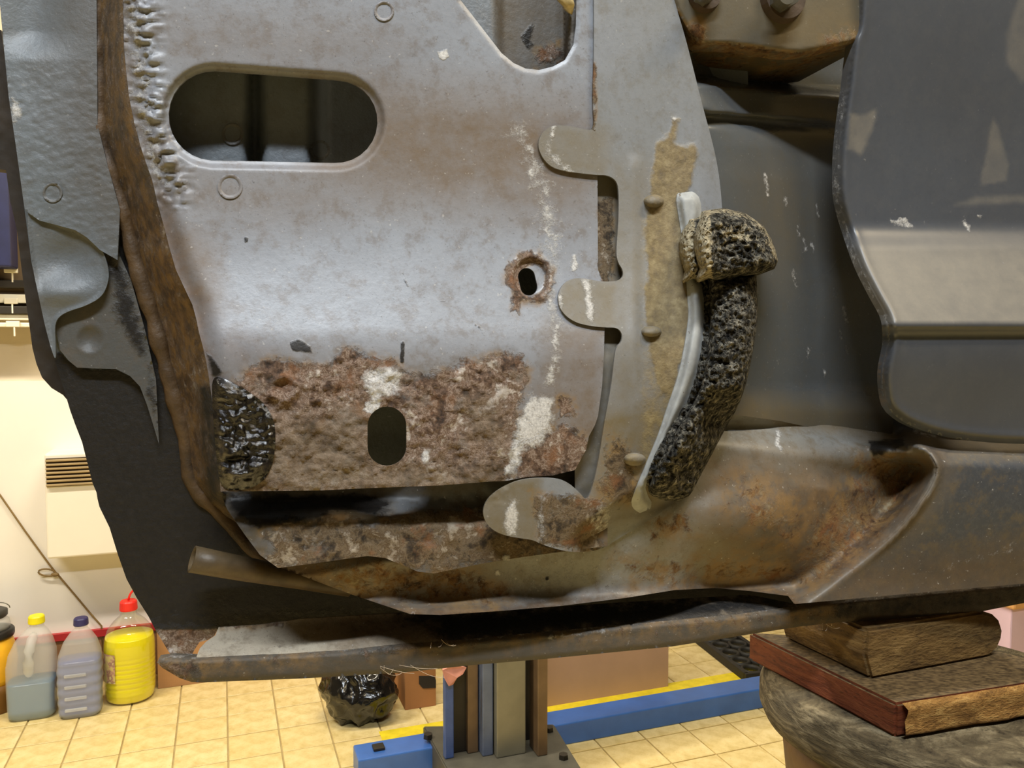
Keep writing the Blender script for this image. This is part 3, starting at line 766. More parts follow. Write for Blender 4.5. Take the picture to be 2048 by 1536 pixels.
# rusty strip seen inside the openings between the tabs
sheet('post_reinforcement', [(1150, 330), (1260, 330), (1262, 700), (1240, 1020), (1150, 1020), (1150, 600)], [], lambda u, v: prof_p(v) - .0075 + .0012 * fbm(u / 15, v / 15, 3), M_post, car, 7, .001,
      lambda u, v, M: (add(M, 'rust', u, v, [(1150, 400), (1225, 400), (1225, 580), (1150, 580)], 16, .9), add(M, 'dust', u, v, [(1140, 320), (1270, 320), (1270, 1030), (1140, 1030)], 10, .8)))
# pressed dimples on the post
for (a, b, rx_, ry_) in ((1308, 402, 20, 13), (1303, 663, 20, 11), (1270, 919, 22, 13)):
    f = lambda u, v, a=a, b=b, rx_=rx_, ry_=ry_: d_post(u, v) + .0005 + .005 * np.sqrt(np.clip(1 - ((u - a) / rx_) ** 2 - ((v - b) / ry_) ** 2, 0, 1))
    def mk(u, v, M): M['dust'][:] = .75; M['resid'][:] = .42
    sheet('pressed_dimple', ell(a, b, rx_, ry_, 22), [], f, M_post, post, 3.2, .001, mk)

# ---- white plastic trim strip
WL = [(1357, 386), (1353, 402), (1363, 468), (1372, 534), (1376, 600), (1377, 637), (1368, 698), (1355, 756), (1334, 818), (1317, 869), (1293, 927), (1269, 985), (1263, 1004), (1268, 1018), (1280, 1026)]
WR = [(1384, 383), (1398, 394), (1403, 427), (1392, 476), (1389, 520), (1392, 556), (1407, 574), (1413, 620), (1409, 671), (1399, 732), (1385, 773), (1368, 818), (1341, 869), (1310, 927), (1291, 976), (1303, 1004), (1300, 1018)]
WS = np.concatenate([spline(WL, 12), spline(WR, 12)[::-1]])
def d_strip(u, v):
    x = -sd(u, v, WS)
    return d_post(u, v) + .001 + .0055 * ss(0, 15, x)
wp = NT('milky_plastic'); _k = wp.noise(130, 4)
wp.set(color=wp.mix(wp.math('MULTIPLY', wp.step(wp.noise(260, 3), .68, .72), .8), wp.ramp(_k, [(.3, lin(146, 148, 148)), (.7, lin(172, 174, 172))]), lin(90, 74, 52)), rough=.6, spec=.3, sss=.25)
wp.b.inputs['Subsurface Radius'].default_value = (.004, .004, .005)
sheet('plastic_trim_strip', WS, [], d_strip, wp.m, car, 4, .003)

# ---- black open-cell foam
fm = NT('open_cell_foam'); _k = fm.noise(230, 5, .7)
_pit = fm.step(fm.voro(330, 'F1'), .18, .5)
_h = fm.math('ADD', _k, fm.math('MULTIPLY', _pit, .8))
_fc = fm.ramp(_k, [(.34, lin(14, 13, 12)), (.46, lin(52, 50, 45)), (.56, lin(104, 100, 90)), (.68, lin(164, 158, 142))])
_at = fm.attr('M1')
_fc = fm.mix(fm.math('MULTIPLY', fm.step(fm.math('ADD', _at[1], fm.math('MULTIPLY', fm.math('SUBTRACT', _k, .5), 1.2)), .4, .62), .95), _fc, fm.ramp(fm.noise(300, 3), [(.3, lin(140, 126, 98)), (.7, lin(206, 194, 164))]))
fm.set(color=_fc, rough=.95, spec=.2, normal=fm.bump(_h, 1.0, .004))
FB = np.concatenate([spline([(1412, 545), (1418, 600), (1416, 678), (1408, 732), (1394, 790), (1362, 842), (1333, 886), (1314, 927), (1297, 975)], 12),
                     spline([(1300, 988), (1318, 998), (1348, 1002), (1378, 992), (1399, 955), (1423, 910), (1450, 859), (1478, 808), (1495, 756), (1508, 688), (1515, 630), (1513, 545)], 12)])
def d_foam(u, v):
    x = -sd(u, v, FB)
    return d_post(np.minimum(u, 1440), v) + .002 + .024 * np.sqrt(np.clip(1 - (1 - np.clip(x / 42, 0, 1)) ** 2, 0, 1)) + .0075 * (fbm(u / 8, v / 7, 3, 40) - .5) * ss(0, 6, x)
def m_fb(u, v, M): add(M, 'dust', u, v, [(1395, 720), (1330, 900), (1300, 1000), (1290, 900), (1360, 780)], 14, .42)
foam = sheet('foam_seal', FB, [], d_foam, fm.m, car, 3.2, .012, m_fb)
FC = np.array([(1407, 422), (1430, 418), (1448, 416), (1490, 426), (1527, 451), (1543, 478), (1551, 500), (1556, 522), (1549, 538), (1515, 551), (1480, 556), (1465, 561), (1432, 564), (1418, 558), (1395, 566), (1391, 556), (1396, 538), (1390, 520), (1385, 500), (1384, 476), (1390, 455), (1399, 437)])
def d_cap(u, v):
    x = -sd(u, v, FC)
    top = .034 + .006 * ss(1470, 1420, u)
    return d_post(np.minimum(u, 1440), v) + .004 + top * np.sqrt(np.clip(1 - (1 - np.clip(x / 32, 0, 1)) ** 2, 0, 1)) + .008 * (fbm(u / 8, v / 6, 3, 44) - .5) * ss(0, 6, x) * (.35 + .65 * ss(1385, 1445, u))
def m_cap(u, v, M):
    add(M, 'dust', u, v, [(1380, 420), (1420, 415), (1424, 480), (1428, 565), (1380, 570)], 10, 1.0)
    add(M, 'dust', u, v, ([(1400, 425), (1450, 420), (1500, 436), (1535, 466), (1552, 515)], 6), 14, .8, False)
    add(M, 'dust', u, v, [(1420, 430), (1500, 440), (1545, 510), (1440, 500)], 30, .55)
sheet('foam_cap', FC, [], d_cap, fm.m, foam, 3, .02, m_cap)

# ---- door jamb
def m_jamb(u, v, M):
    add(M, 'dust', u, v, [(1480, 340), (1620, 300), (1660, 460), (1560, 560), (1480, 430)], 60, .45)
    add(M, 'dust', u, v, [(1480, 790), (1850, 820), (1850, 900), (1460, 850)], 22, .95)
    for (a, b, l) in ((1530, 370, 20), (1570, 405, 8), (1632, 425, 14), (1596, 460, 10), (1608, 490, 11), (1624, 492, 8), (1585, 555, 7), (1670, 585, 8), (1688, 632, 16), (1680, 668, 8), (1692, 700, 7), (1614, 706, 9), (1648, 745, 7), (1555, 725, 5), (1586, 560, 16)):
        add(M, 'white', u, v, ([(a, b - l), (a + l * .35, b + l)], 2.2), 4, .7, False)
sheet('door_jamb', C_out, [], d_jamb, M_jamb, car, 6, .0014, m_jamb)

# ---- sill
def m_sill(u, v, M):
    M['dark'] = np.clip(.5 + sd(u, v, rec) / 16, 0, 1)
    add(M, 'stain', u, v, (D_out[-13:], 14), 26, 1.0, False); add(M, 'black', u, v, (D_out[-13:], 4), 14, .6, False); M['tarr'][:] = .7  # lower edge browned and blackened to paint in its shade
    add(M, 'stain', u, v, [(1800, 945), (1850, 950), (1830, 1010), (1760, 1090), (1680, 1160), (1600, 1180), (1680, 1080), (1720, 1010)], 26, 1.0)  # brown dirt of the valley, with its shading painted in
    add(M, 'stain', u, v, [(1430, 925), (1600, 935), (1860, 910), (1780, 1060), (1640, 1180), (1500, 1140), (1430, 1020)], 60, .62)
    add(M, 'stain', u, v, [(1700, 1130), (2260, 1050), (2260, 1180), (1620, 1210)], 40, .4)
    add(M, 'rust', u, v, [(1420, 930), (1520, 930), (1640, 1000), (1620, 1140), (1500, 1090), (1430, 1020)], 60, .46)
    add(M, 'rust', u, v, [(1690, 900), (1780, 880), (1860, 920), (1850, 970), (1780, 1060), (1660, 1170), (1560, 1180), (1600, 1050), (1680, 960)], 40, .52)
    add(M, 'rust', u, v, [(1290, 1030), (1390, 1020), (1400, 1070), (1300, 1090)], 28, .55)
    add(M, 'rust', u, v, [(1180, 1090), (1700, 1100), (1640, 1200), (1250, 1190)], 40, .42)
    add(M, 'dust', u, v, [(1420, 920), (1900, 920), (1850, 1040), (1660, 1200), (1420, 1190), (1350, 1080)], 40, .85)
    add(M, 'dust', u, v, [(560, 1100), (1000, 1090), (1000, 1240), (560, 1240)], 40, .7)
    add(M, 'rust', u, v, [(560, 1110), (900, 1110), (1050, 1180), (1000, 1235), (700, 1200)], 30, .50)
    add(M, 'dust', u, v, [(1780, 860), (2260, 885), (2260, 920), (1900, 910)], 15, .9)
    add(M, 'dust', u, v, [(1700, 1140), (2260, 1060), (2260, 1180), (1620, 1210)], 40, .75)
    add(M, 'dust', u, v, [(1500, 815), (1860, 866), (1860, 892), (1740, 878), (1560, 850)], 12, .9)
    add(M, 'black', u, v, [(1738, 880), (1810, 874), (1815, 892), (1790, 905), (1745, 915), (1735, 900)], 9, .8)
    add(M, 'white', u, v, ([(1556, 862), (1555, 892), (1562, 896)], 3.5), 4, .8, False)
    add(M, 'white', u, v, ([(1828, 860), (1845, 868), (1870, 874)], 3), 4, .75, False)
    add(M, 'white', u, v, ell(1013, 1115, 9, 5), 3, .95); add(M, 'white', u, v, ell(996, 1146, 5, 5), 3, .95)
    add(M, 'white', u, v, [(930, 1150), (1200, 1110), (1330, 1110), (1200, 1170), (1000, 1200)], 50, .34)
    add(M, 'black', u, v, ell(1094, 1156, 4, 4), 3, .9)
    for k in range(7):
        a = 1820 + 40 * k; add(M, 'white', u, v, ([(a, 1150 - 12 * k), (a + 90, 1136 - 12 * k)], .8), 4, .42, False)
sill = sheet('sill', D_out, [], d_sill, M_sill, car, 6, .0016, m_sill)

# ---- lower rusty sheets under the pillar face
G_out = [(430, 960), (1000, 940), (1215, 930), (1215, 1092), (1120, 1104), (1040, 1115), (960, 1128), (900, 1140), (868, 1147), (835, 1143), (800, 1128), (770, 1116), (735, 1112), (690, 1118), (620, 1128), (556, 1136), (520, 1110), (490, 1070), (455, 1020)]
def d_low(u, v):
    return -.0040 + .013 * ss(990, 1060, v) + .003 * (fbm(u / 30, v / 24, 4, 51) - .5) - .010 * (1 - ss(0, 40, v - (985 + (900 - u) * .03))) * ss(900, 700, u)
def m_low(u, v, M):
    add(M, 'rust', u, v, [(520, 1050), (640, 1030), (760, 1040), (860, 1010), (960, 1010), (1210, 1000), (1210, 1110), (860, 1150), (540, 1140)], 30, .72)
    M['dust'][:] = .6
    sub(M, 'dust', u, v, [(780, 990), (930, 985), (1000, 975), (960, 1000), (800, 1030)], 8)
    sub(M, 'rust', u, v, [(780, 990), (930, 985), (1000, 975), (960, 1000), (790, 1026)], 8)
    add(M, 'black', u, v, [(440, 985), (720, 985), (786, 1005), (780, 1025), (740, 1035), (680, 1020), (640, 1040), (560, 1050), (500, 1060)], 18, .85)
    add(M, 'white', u, v, ([(560, 1070), (600, 1085), (640, 1088)], 4), 14, .5, False)
    add(M, 'white', u, v, ell(1013, 1115, 9, 5), 3, .95)
    M['tarr'][:] = .45
lower = sheet('lower_sheet', G_out, [], d_low, M_lower, car, 5, .0016, m_low)

# ---- pipe stub
pp = P(np.array([384, 430, 500, 600, 700]), np.array([1118, 1127, 1140, 1158, 1178]), np.array([-.026, -.029, -.033, -.038, -.043]))
V, F = tube_mesh(pp, [.0078, .0076, .0072, .0062, .005], 20, caps=False)
V2, F2_ = tube_mesh(pp, [.0064, .0062, .006, .005, .004], 20, caps=False)
nV = len(V); V = V + V2; F = F + [tuple(nV + i for i in reversed(f)) for f in F2_] + [(k, nV + k, nV + (k + 1) % 20, (k + 1) % 20) for k in range(20)]
mesh_obj('drain_pipe', V, F, simple('worn_pipe', lin(92, 76, 52), .5, .35, 90, bump=.3), car, True)

# ---- pinch weld along the bottom, ledge above it
topE = [(318, 1318), (345, 1314), (400, 1316), (500, 1311), (591, 1307), (680, 1301), (810, 1288), (947, 1278), (1091, 1264), (1242, 1250), (1378, 1238), (1481, 1228), (1580, 1214), (1640, 1204), (1811, 1187), (2048, 1165), (2260, 1142), (3000, 1064)]
botE = [(314, 1325), (325, 1336), (359, 1356), (383, 1364), (400, 1365), (605, 1357), (807, 1345), (947, 1330), (1100, 1317), (1344, 1293), (1600, 1253), (1685, 1244), (1875, 1234), (1963, 1223), (2048, 1206), (2260, 1172), (3000, 1092)]
PW = topE + botE[::-1]
def d_pw(u, v):
    a = dist(u, v, topE, False); b = dist(u, v, botE, False)
    return -.016 - .003 * (1 - ss(0, 9, a)) - .002 * (1 - ss(0, 9, b)) + .0007 * (fbm(u / 70, v / 12, 3, 61) - .5) - .0012 * np.exp(-((u - 1262) / 3.0) ** 2)
def m_pw(u, v, M):
    M['dust'][:] = .35
    add(M, 'rust', u, v, [(310, 1315), (420, 1315), (420, 1370), (310, 1370)], 20, .5)
    add(M, 'rust', u, v, [(314, 1300), (2260, 1130), (2260, 1210), (314, 1380)], 40, .36)
    add(M, 'white', u, v, (topE, 1.2), 4, .45, False)
    add(M, 'white', u, v, ([(1100, 1275), (1160, 1268), (1215, 1262)], 4), 6, .46, False)
    add(M, 'white', u, v, ([(1258, 1258), (1256, 1290)], 1.2), 3, .55, False)
    add(M, 'black', u, v, [(1660, 1196), (2260, 1140), (2260, 1210), (1660, 1250)], 20, .55); M['tarr'][:] = .5
pw = sheet('pinch_weld', PW, [], d_pw, M_seam, car, 5, .006, m_pw)
LG = [(392, 1316), (399, 1298), (412, 1284), (430, 1272), (437, 1255), (520, 1250), (600, 1238), (800, 1226), (1000, 1222), (1250, 1205), (1500, 1190), (1590, 1208), (1580, 1222), (1481, 1236), (1378, 1246), (1242, 1258), (1091, 1272), (947, 1286), (810, 1296), (680, 1309), (591, 1315)]
def d_ledge(u, v):
    e = np.interp(u, [p[0] for p in topE], [p[1] for p in topE])
    return -.019 - .025 * ss(-8, 62, e - v) + .0008 * fbm(u / 25, v / 20, 3)
def m_ledge(u, v, M):
    M['dust'][:] = .55 - .4 * ss(640, 560, u)
    add(M, 'dust', u, v, [(437, 1240), (900, 1215), (900, 1262), (560, 1264)], 20, .8)
    add(M, 'stain', u, v, [(640, 1225), (1600, 1180), (1600, 1240), (900, 1305), (700, 1300)], 50, .8)
    add(M, 'black', u, v, [(720, 1215), (1600, 1180), (1600, 1240), (900, 1300), (860, 1262)], 60, .9)
    M['tarr'][:] = .6
    add(M, 'rust', u, v, ([(440, 1255), (500, 1250), (560, 1250)], 8), 10, .6, False)
sheet('seam_ledge', LG, [], d_ledge, car_metal('ledge_paint_lit', (206, 196, 176), (180, 168, 148), .7, dust=(124, 110, 88), speck=.7, peel=.5), car, 5, .001, m_ledge)  # base colour lightened to paint in the light on the ledge
# cobweb threads hanging at the seam
M_web = simple('cobweb', lin(190, 172, 150), .8, .05)
for sd_, (a, b, n, sp) in enumerate(((790, 1335, 6, 80), (1650, 1250, 4, 40), (1830, 1240, 2, 16), (890, 1284, 4, 60))):
    rr = random.Random(sd_ + 40); V = []; F = []
    for k in range(n):
        u0 = a + rr.uniform(-sp * .5, sp * .5); v0 = b + rr.uniform(-6, 4); du = rr.uniform(-.2, 1) * sp; dv = rr.uniform(.1, .75) * sp * .8
        q = P(np.linspace(u0, u0 + du, 9), v0 + dv * .6 * np.sin(np.linspace(0, rr.uniform(1.4, 2.4), 9)), np.full(9, -.012) + np.linspace(0, rr.uniform(-.003, .006), 9))
        v_, f_ = tube_mesh(q, .00013, 4); k0 = len(V); V += v_; F += [tuple(k0 + i for i in f) for f in f_]
    tag(mesh_obj('cobweb', V, F, M_web, pw), kind='stuff')

# ---- upper hinge plate with bolts
HP = [(1336, -420), (1338, -30), (1353, 20), (1378, 62), (1396, 84), (1404, 89), (1457, 90), (1515, 97), (1573, 106), (1596, 107), (1618, 104), (1668, 94), (1740, 78), (1760, -420)]
M_hinge = car_metal('hinge_steel', (104, 98, 84), (88, 84, 74), .40, dust=(104, 90, 62), speck=.35, metal=.25, rust_tone=1, rustk=.4, peel=.06)
def d_hinge(u, v):
    x = -sd(u, v, HP)
    return .004 - .0022 * (1 - ss(0, 8, x)) + .004 * ss(1400, 1340, u) * 0
def m_hinge(u, v, M):
    M['dust'][:] = .15
    add(M, 'dust', u, v, [(1500, 20), (1720, -20), (1720, 110), (1560, 110)], 40, .7)
    add(M, 'rust', u, v, (HP[2:12], 4), 9, .8, False); add(M, 'rust', u, v, ell(1395, 62, 22, 30), 14, .65)
    add(M, 'rust', u, v, [(1640, 60), (1720, 40), (1720, 110), (1640, 110)], 18, .5)
hinge = sheet('hinge_plate', HP, [], d_hinge, M_hinge, car, 5, .0125, m_hinge)
sheet('hinge_shade_block', [(1408, -300), (1745, -300), (1745, 84), (1668, 92), (1600, 103), (1515, 94), (1412, 82)], [], lambda u, v: np.full(u.shape, -.009), M_hinge, hinge, 12, .085, m_hinge)  # added block behind the plate, keeps lamp light off the jamb
M_bolt = simple('bolt_steel', lin(120, 118, 108), .32, .2, 60, metal=.7); M_wash = simple('rusty_washer', lin(62, 48, 36), .6, .3, 80, bump=.4)
rot = Matrix.Rotation(CARYAW, 3, 'Z')
def disc(bm, c, r, h, n, rr=None):
    m = Matrix.Translation(Vector(c)) @ Matrix(((CA[0], 0, CN[0], 0), (CA[1], 0, CN[1], 0), (0, 1, 0, 0), (0, 0, 0, 1)))
    rgeo = bmesh.ops.create_cone(bm, cap_ends=True, segments=n, radius1=r, radius2=rr if rr else r, depth=h, matrix=m)
for (a, b, rw, rh) in ((1411, -12, 36, 20), (1568, -6, 52, 28)):
    k = .0003
    bm = bmesh.new(); disc(bm, P(a, b, .0065), rw * k, .005, 32, rw * k * .9); wsh = bm_obj('bolt_washer', bm, M_wash, hinge)
    bm = bmesh.new(); disc(bm, P(a, b, .013), rh * k, .010, 6, rh * k * .96); disc(bm, P(a, b, .0205), rh * k * .72, .006, 24, rh * k * .66)
    bm_obj('bolt_head', bm, M_bolt, hinge)

# ---- door
E_l = [(1724, -420), (1717, 0), (1703, 83), (1692, 174), (1682, 248), (1676, 314), (1676, 385), (1684, 426), (1697, 468), (1721, 534), (1750, 592), (1771, 630), (1777, 655), (1777, 690), (1769, 728), (1767, 764), (1775, 812), (1797, 837), (1829, 855), (1884, 872), (1957, 883), (2048, 888), (2260, 892), (3000, 868)]
E_s = [tuple(p) for p in spline(E_l, 14)]
E_out = E_s + [(3000, -420)]
def d_door(u, v):
    x = dist(u, v, E_s, False)
    k = (u - 1700) * .03
    w_ = np.clip((v - 440) / 207, 0, 1); d = .012 - .016 * ss(-160, 420, v) + .038 * w_ * ss(430, 500, v) - .006 * ss(650, 672, v) - .012 * ss(672, 900, v)
    return d - .0055 * (1 - ss(0, 17, x)) ** 2 + .0006 * np.exp(-((x - 16) / 7) ** 2)
def m_door(u, v, M):
    M['dust'][:] = .05 + .62 * ss(445, 540, v) * ss(652, 640, v)  # bright highlight band of the slope, painted in as a pale dust film
    add(M, 'dust', u, v, (E_l[:13], 2), 14, .6, False)
    add(M, 'dust', u, v, [(1700, 226), (1722, 232), (1754, 218), (1745, 262), (1722, 312), (1706, 300), (1694, 300)], 4, .5)
    add(M, 'dust', u, v, [(1986, 236), (1996, 252), (2008, 300), (2018, 330), (2012, 362), (1960, 370), (1974, 300), (1980, 258)], 4, .34)
    add(M, 'dust', u, v, [(2036, 0), (2100, -60), (2150, 100), (2045, 165), (2012, 130), (2014, 70)], 6, .34)  # yellowish reflection painted into the door's top right
    add(M, 'dust', u, v, [(1910, 410), (1950, 394), (2050, 392), (2050, 404), (1960, 410)], 6, .4)
    for p in ([(1772, 430), (1790, 440), (1812, 432), (1818, 444), (1830, 456), (1805, 454), (1790, 448), (1780, 444)], [(1927, 424), (1931, 442), (1942, 452), (1940, 465), (1930, 456), (1925, 442)], [(1950, 428), (1968, 434), (1962, 437)]):
        add(M, 'white', u, v, p, 2.5, .62)
    add(M, 'white', u, v, (E_l[3:14], 1.5), 5, .46, False)
    add(M, 'rust', u, v, (E_l[12:17], 2), 4, .42, False)
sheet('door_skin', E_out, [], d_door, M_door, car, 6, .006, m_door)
# ================================================================== timber under the sill, on the near lift pad
zs = float(P(1742, 1243, -.016)[2])                       # underside of the pinch weld
kp = P(1742, 1359, -.004)                                  # near lower corner of the top block
zp = float(kp[2])                                         # top of the plank
def wood(name, dark, mid, light, scale=14, stretch=(1, 8, 8), rz=0.0, rough=.75, bump=.5):
    t = NT(name); v = t.map(stretch, (0, 0, -rz)); n = t.noise(scale, 8, .65, vec=v, dist=.8); g = t.noise(scale * 5, 5, .6, vec=v)
    c = t.ramp(n, [(.3, lin(*dark)), (.5, lin(*mid)), (.7, lin(*light))])
    c = t.mix(t.math('MULTIPLY', t.step(g, .55, .7), .6), c, lin(*[x * .55 for x in dark]))
    t.set(color=c, rough=rough, spec=.3, normal=t.bump(t.math('ADD', n, g), bump, .003)); return t.m
def prism(name, foot, z0, z1, mat, parent=None, bevel=.002, wob=0.0, seg=2, sub=0):
    bm = bmesh.new(); vs = [bm.verts.new((float(p[0]), float(p[1]), z0)) for p in foot]
    f = bm.faces.new(vs); bm.normal_update()
    if f.normal.z > 0: f.normal_flip()
    r = bmesh.ops.extrude_face_region(bm, geom=[f]); vv = [g for g in r['geom'] if isinstance(g, bmesh.types.BMVert)]
    bmesh.ops.translate(bm, verts=vv, vec=(0, 0, z1 - z0)); bm.normal_update()
    if sub: bmesh.ops.subdivide_edges(bm, edges=list(bm.edges), cuts=sub, use_grid_fill=True)
    if bevel:
        es = [e for e in bm.edges if e.calc_face_angle(0) > .5]
        bmesh.ops.bevel(bm, geom=es, offset=bevel, segments=seg, affect='EDGES')
    if wob:
        for q in bm.verts:
            q.co += Vector((mnoise.noise(q.co * 60), mnoise.noise(q.co * 60 + Vector((9, 2, 1))), .4 * mnoise.noise(q.co * 60 + Vector((3, 7, 5))))) * wob
    return bm_obj(name, bm, mat, parent, True if seg > 2 else False)
# top block
a = H(1742, 1359, zp); b_ = H(2006, 1309, zp)
ax = (b_ - a) / np.linalg.norm(b_ - a); ay = np.array([-ax[1], ax[0], 0])
L = float(np.linalg.norm(b_ - a))
M_blk = wood('stained_block', (60, 42, 22), (104, 80, 44), (132, 106, 64), 22, (1.5, 1.5, 5), 0, .7)
zt_b = zs - .0005; hB = zt_b - zp
prof_b = [(0, 0), (L * .5, 0), (L - .014, 0), (L - .005, hB * .14), (L - .001, hB * .34), (L, hB * .52), (L - .003, hB * .72), (L - .010, hB * .88), (L - .022, hB), (L * .5, hB), (-.004, hB), (-.006, hB * .5)]
bm = bmesh.new()
def _bp(s_, z_, t_): q_ = a + ax * s_ + ay * t_; return (q_[0], q_[1], zp + z_)
f_ = bm.faces.new([bm.verts.new(_bp(s_, z_, 0)) for s_, z_ in prof_b])
ex_ = bmesh.ops.extrude_face_region(bm, geom=[f_]); bmesh.ops.translate(bm, verts=[g for g in ex_['geom'] if isinstance(g, bmesh.types.BMVert)], vec=tuple(ay * .085 - ax * .004))
bmesh.ops.recalc_face_normals(bm, faces=list(bm.faces))
bmesh.ops.bevel(bm, geom=[e_ for e_ in bm.edges if e_.calc_face_angle(0) > .9], offset=.0022, segments=2, affect='EDGES')
blk = bm_obj('wood_block', bm, M_blk)
tag(blk, 'small stained wood block with rounded end, wedged under the sill seam', 'wood block')
# plank
k0 = H(1792, 1408, zp); k1 = H(1497, 1264, zp); k2 = H(2048, 1368, zp)
e2 = (k2 - k0) / np.linalg.norm(k2 - k0); e1 = (k1 - k0)
PTH = .0225
foot = [k0, k0 + e2 * .20, H(2160, 1372, zp), H(2060, 1331, zp), H(2004, 1303, zp), H(1950, 1290, zp), k1]
mp = wood('red_brown_plank', (66, 30, 18), (104, 52, 30), (120, 68, 40), 18, (1.5, 1.5, 7), 0, .65, .3)
_t = mp.node_tree; _g = _t.nodes.new('ShaderNodeNewGeometry'); _s = _t.nodes.new('ShaderNodeSeparateXYZ'); _t.links.new(_g.outputs['True Normal'], _s.inputs[0])
_m = _t.nodes.new('ShaderNodeMix'); _m.data_type = 'RGBA'; _b = next(n for n in _t.nodes if n.type == 'BSDF_PRINCIPLED')
_t.links.new(_b.inputs['Base Color'].links[0].from_socket, _m.inputs[6]); _nz = _t.nodes.new('ShaderNodeTexNoise'); _nz.inputs['Scale'].default_value = 60; _nz.inputs['Detail'].default_value = 8
_cr = _t.nodes.new('ShaderNodeValToRGB'); _cr.color_ramp.elements[0].position = .35; _cr.color_ramp.elements[0].color = lin(54, 42, 26); _cr.color_ramp.elements[1].position = .7; _cr.color_ramp.elements[1].color = lin(104, 86, 58)
_t.links.new(_nz.outputs[0], _cr.inputs[0]); _t.links.new(_cr.outputs[0], _m.inputs[7])
_st = _t.nodes.new('ShaderNodeMapRange'); _st.inputs[1].default_value = .5; _st.inputs[2].default_value = .8; _t.links.new(_s.outputs[2], _st.inputs[0]); _t.links.new(_st.outputs[0], _m.inputs[0]); _t.links.new(_m.outputs[2], _b.inputs['Base Color'])
pl = prism('wood_plank', foot, zp - PTH, zp, mp, None, .0018, .0006, 2, 5)
tag(pl, 'red-brown sawn plank with a splintered pale end, under the small block', 'plank')
# splintered pale end grain: a ragged shell of torn fibres on the near end
n1, n2 = 46, 10; V = []; F = []
nrm = np.array([e2[1], -e2[0], 0])
for j in range(n2 + 1):
    for i in range(n1 + 1):
        s_ = i / n1; t_ = j / n2
        z = zp - PTH + PTH * t_ + .0004
        o_ = .003 + .004 * fbm(np.array([s_ * 14]), np.array([t_ * 2 + 3.]), 3, 71)[0] + .006 * max(0, fbm(np.array([s_ * 6]), np.array([t_ * 1.2]), 2, 72)[0] - .5)
        o_ *= min(1, (1 - abs(2 * t_ - 1)) * 4 + .15)
        p = k0 + e2 * (.004 + .19 * s_) + nrm * o_; V.append((p[0], p[1], z))
for j in range(n2):
    for i in range(n1):
        q = j * (n1 + 1) + i; F.append((q, q + 1, q + n1 + 2, q + n1 + 1))
mesh_obj('splintered_end', V, F, wood('torn_end_grain', (92, 62, 26), (150, 110, 56), (188, 150, 88), 30, (2.5, 2.5, 7), 0, .85, .8), pl, True)
# upper worn face of the plank
# round disc
zd1 = zp - PTH - .0004
cL = H(1486, 1318, zd1)
c0 = k0 + e1 * .42 + e2 * .135
R = .130
c0 = np.array([c0[0] - .032, c0[1] - .012, 0])
def lathe(prof, c, n=64, wob=0.0, seed=0):
    V = []; F = []
    for j, (r, z) in enumerate(prof):
        for i in range(n):
            th = 2 * math.pi * i / n
            rr = r * (1 + wob * mnoise.noise(Vector((math.cos(th) * 2, math.sin(th) * 2, z * 30 + seed))))
            V.append((c[0] + rr * math.cos(th), c[1] + rr * math.sin(th), c[2] + z))
    m = len(prof)
    for j in range(m - 1):
        for i in range(n):
            F.append((j * n + i, j * n + (i + 1) % n, (j + 1) * n + (i + 1) % n, (j + 1) * n + i))
    F.append(tuple(reversed(range(n)))); F.append(tuple((m - 1) * n + i for i in range(n)))
    return V, F
DT = .034
V, F = lathe([(R - .012, -DT), (R - .003, -DT + .004), (R, -DT + .012), (R, -.012), (R - .003, -.004), (R - .009, 0)], (c0[0], c0[1], zd1), 96, .012, 3)
dsk = mesh_obj('wood_disc', V, F, wood('weathered_disc', (44, 36, 24), (88, 78, 58), (138, 126, 100), 30, (1.5, 1.5, 9), 0, .8, 1.0), None, True)
tag(dsk, 'weathered grey round wooden disc with cracked rim, under the red-brown plank', 'wood disc')
zd0 = zd1 - DT
pad = empty('lift_pad', (c0[0], c0[1], zd0 - .09), 'brown round steel lift pad with black arm under the wooden disc', 'lift pad')
V, F = lathe([(R - .055, -.075), (R - .03, -.07), (R - .022, -.06), (R - .018, -.02), (R - .02, -.0005)], (c0[0], c0[1], zd0), 64, .004)
mesh_obj('pad_dish', V, F, simple('brown_pad_steel', lin(92, 66, 34), .55, .3, 40, bump=.4), pad, True)
bm = bmesh.new(); q = c0 + np.array([.05, -.0, 0]); box(bm, (q[0] - .10, q[1] + .02, zd0 - .115), (.16, .12, .075), .5, .008); box(bm, (q[0] + .2, q[1] + .05, zd0 - .12), (.5, .1, .07), .3, .008)
bm_obj('arm', bm, simple('black_arm', lin(38, 37, 36), .5, .2, 40), pad)

# ================================================================== far lift column, base plate, floor beam
M_bluep = simple('blue_lift_paint', lin(58, 102, 178), .34, .12, 14, bump=.05)
M_bluei = simple('dull_blue_paint', lin(62, 84, 140), .4, .25, 20)
M_steel = simple('column_steel', lin(128, 126, 112), .36, .12, 12, metal=.4)
M_dkst = simple('dark_greasy_steel', lin(34, 30, 26), .45, .25, 20, metal=.2)
M_brst = simple('browned_steel', lin(108, 88, 66), .4, .2, 18, metal=.3)
M_plate = simple('grey_base_plate', lin(74, 72, 64), .55, .2, 24, bump=.2)
bm0 = G(700, 1536); bm1 = G(1500, 1417)
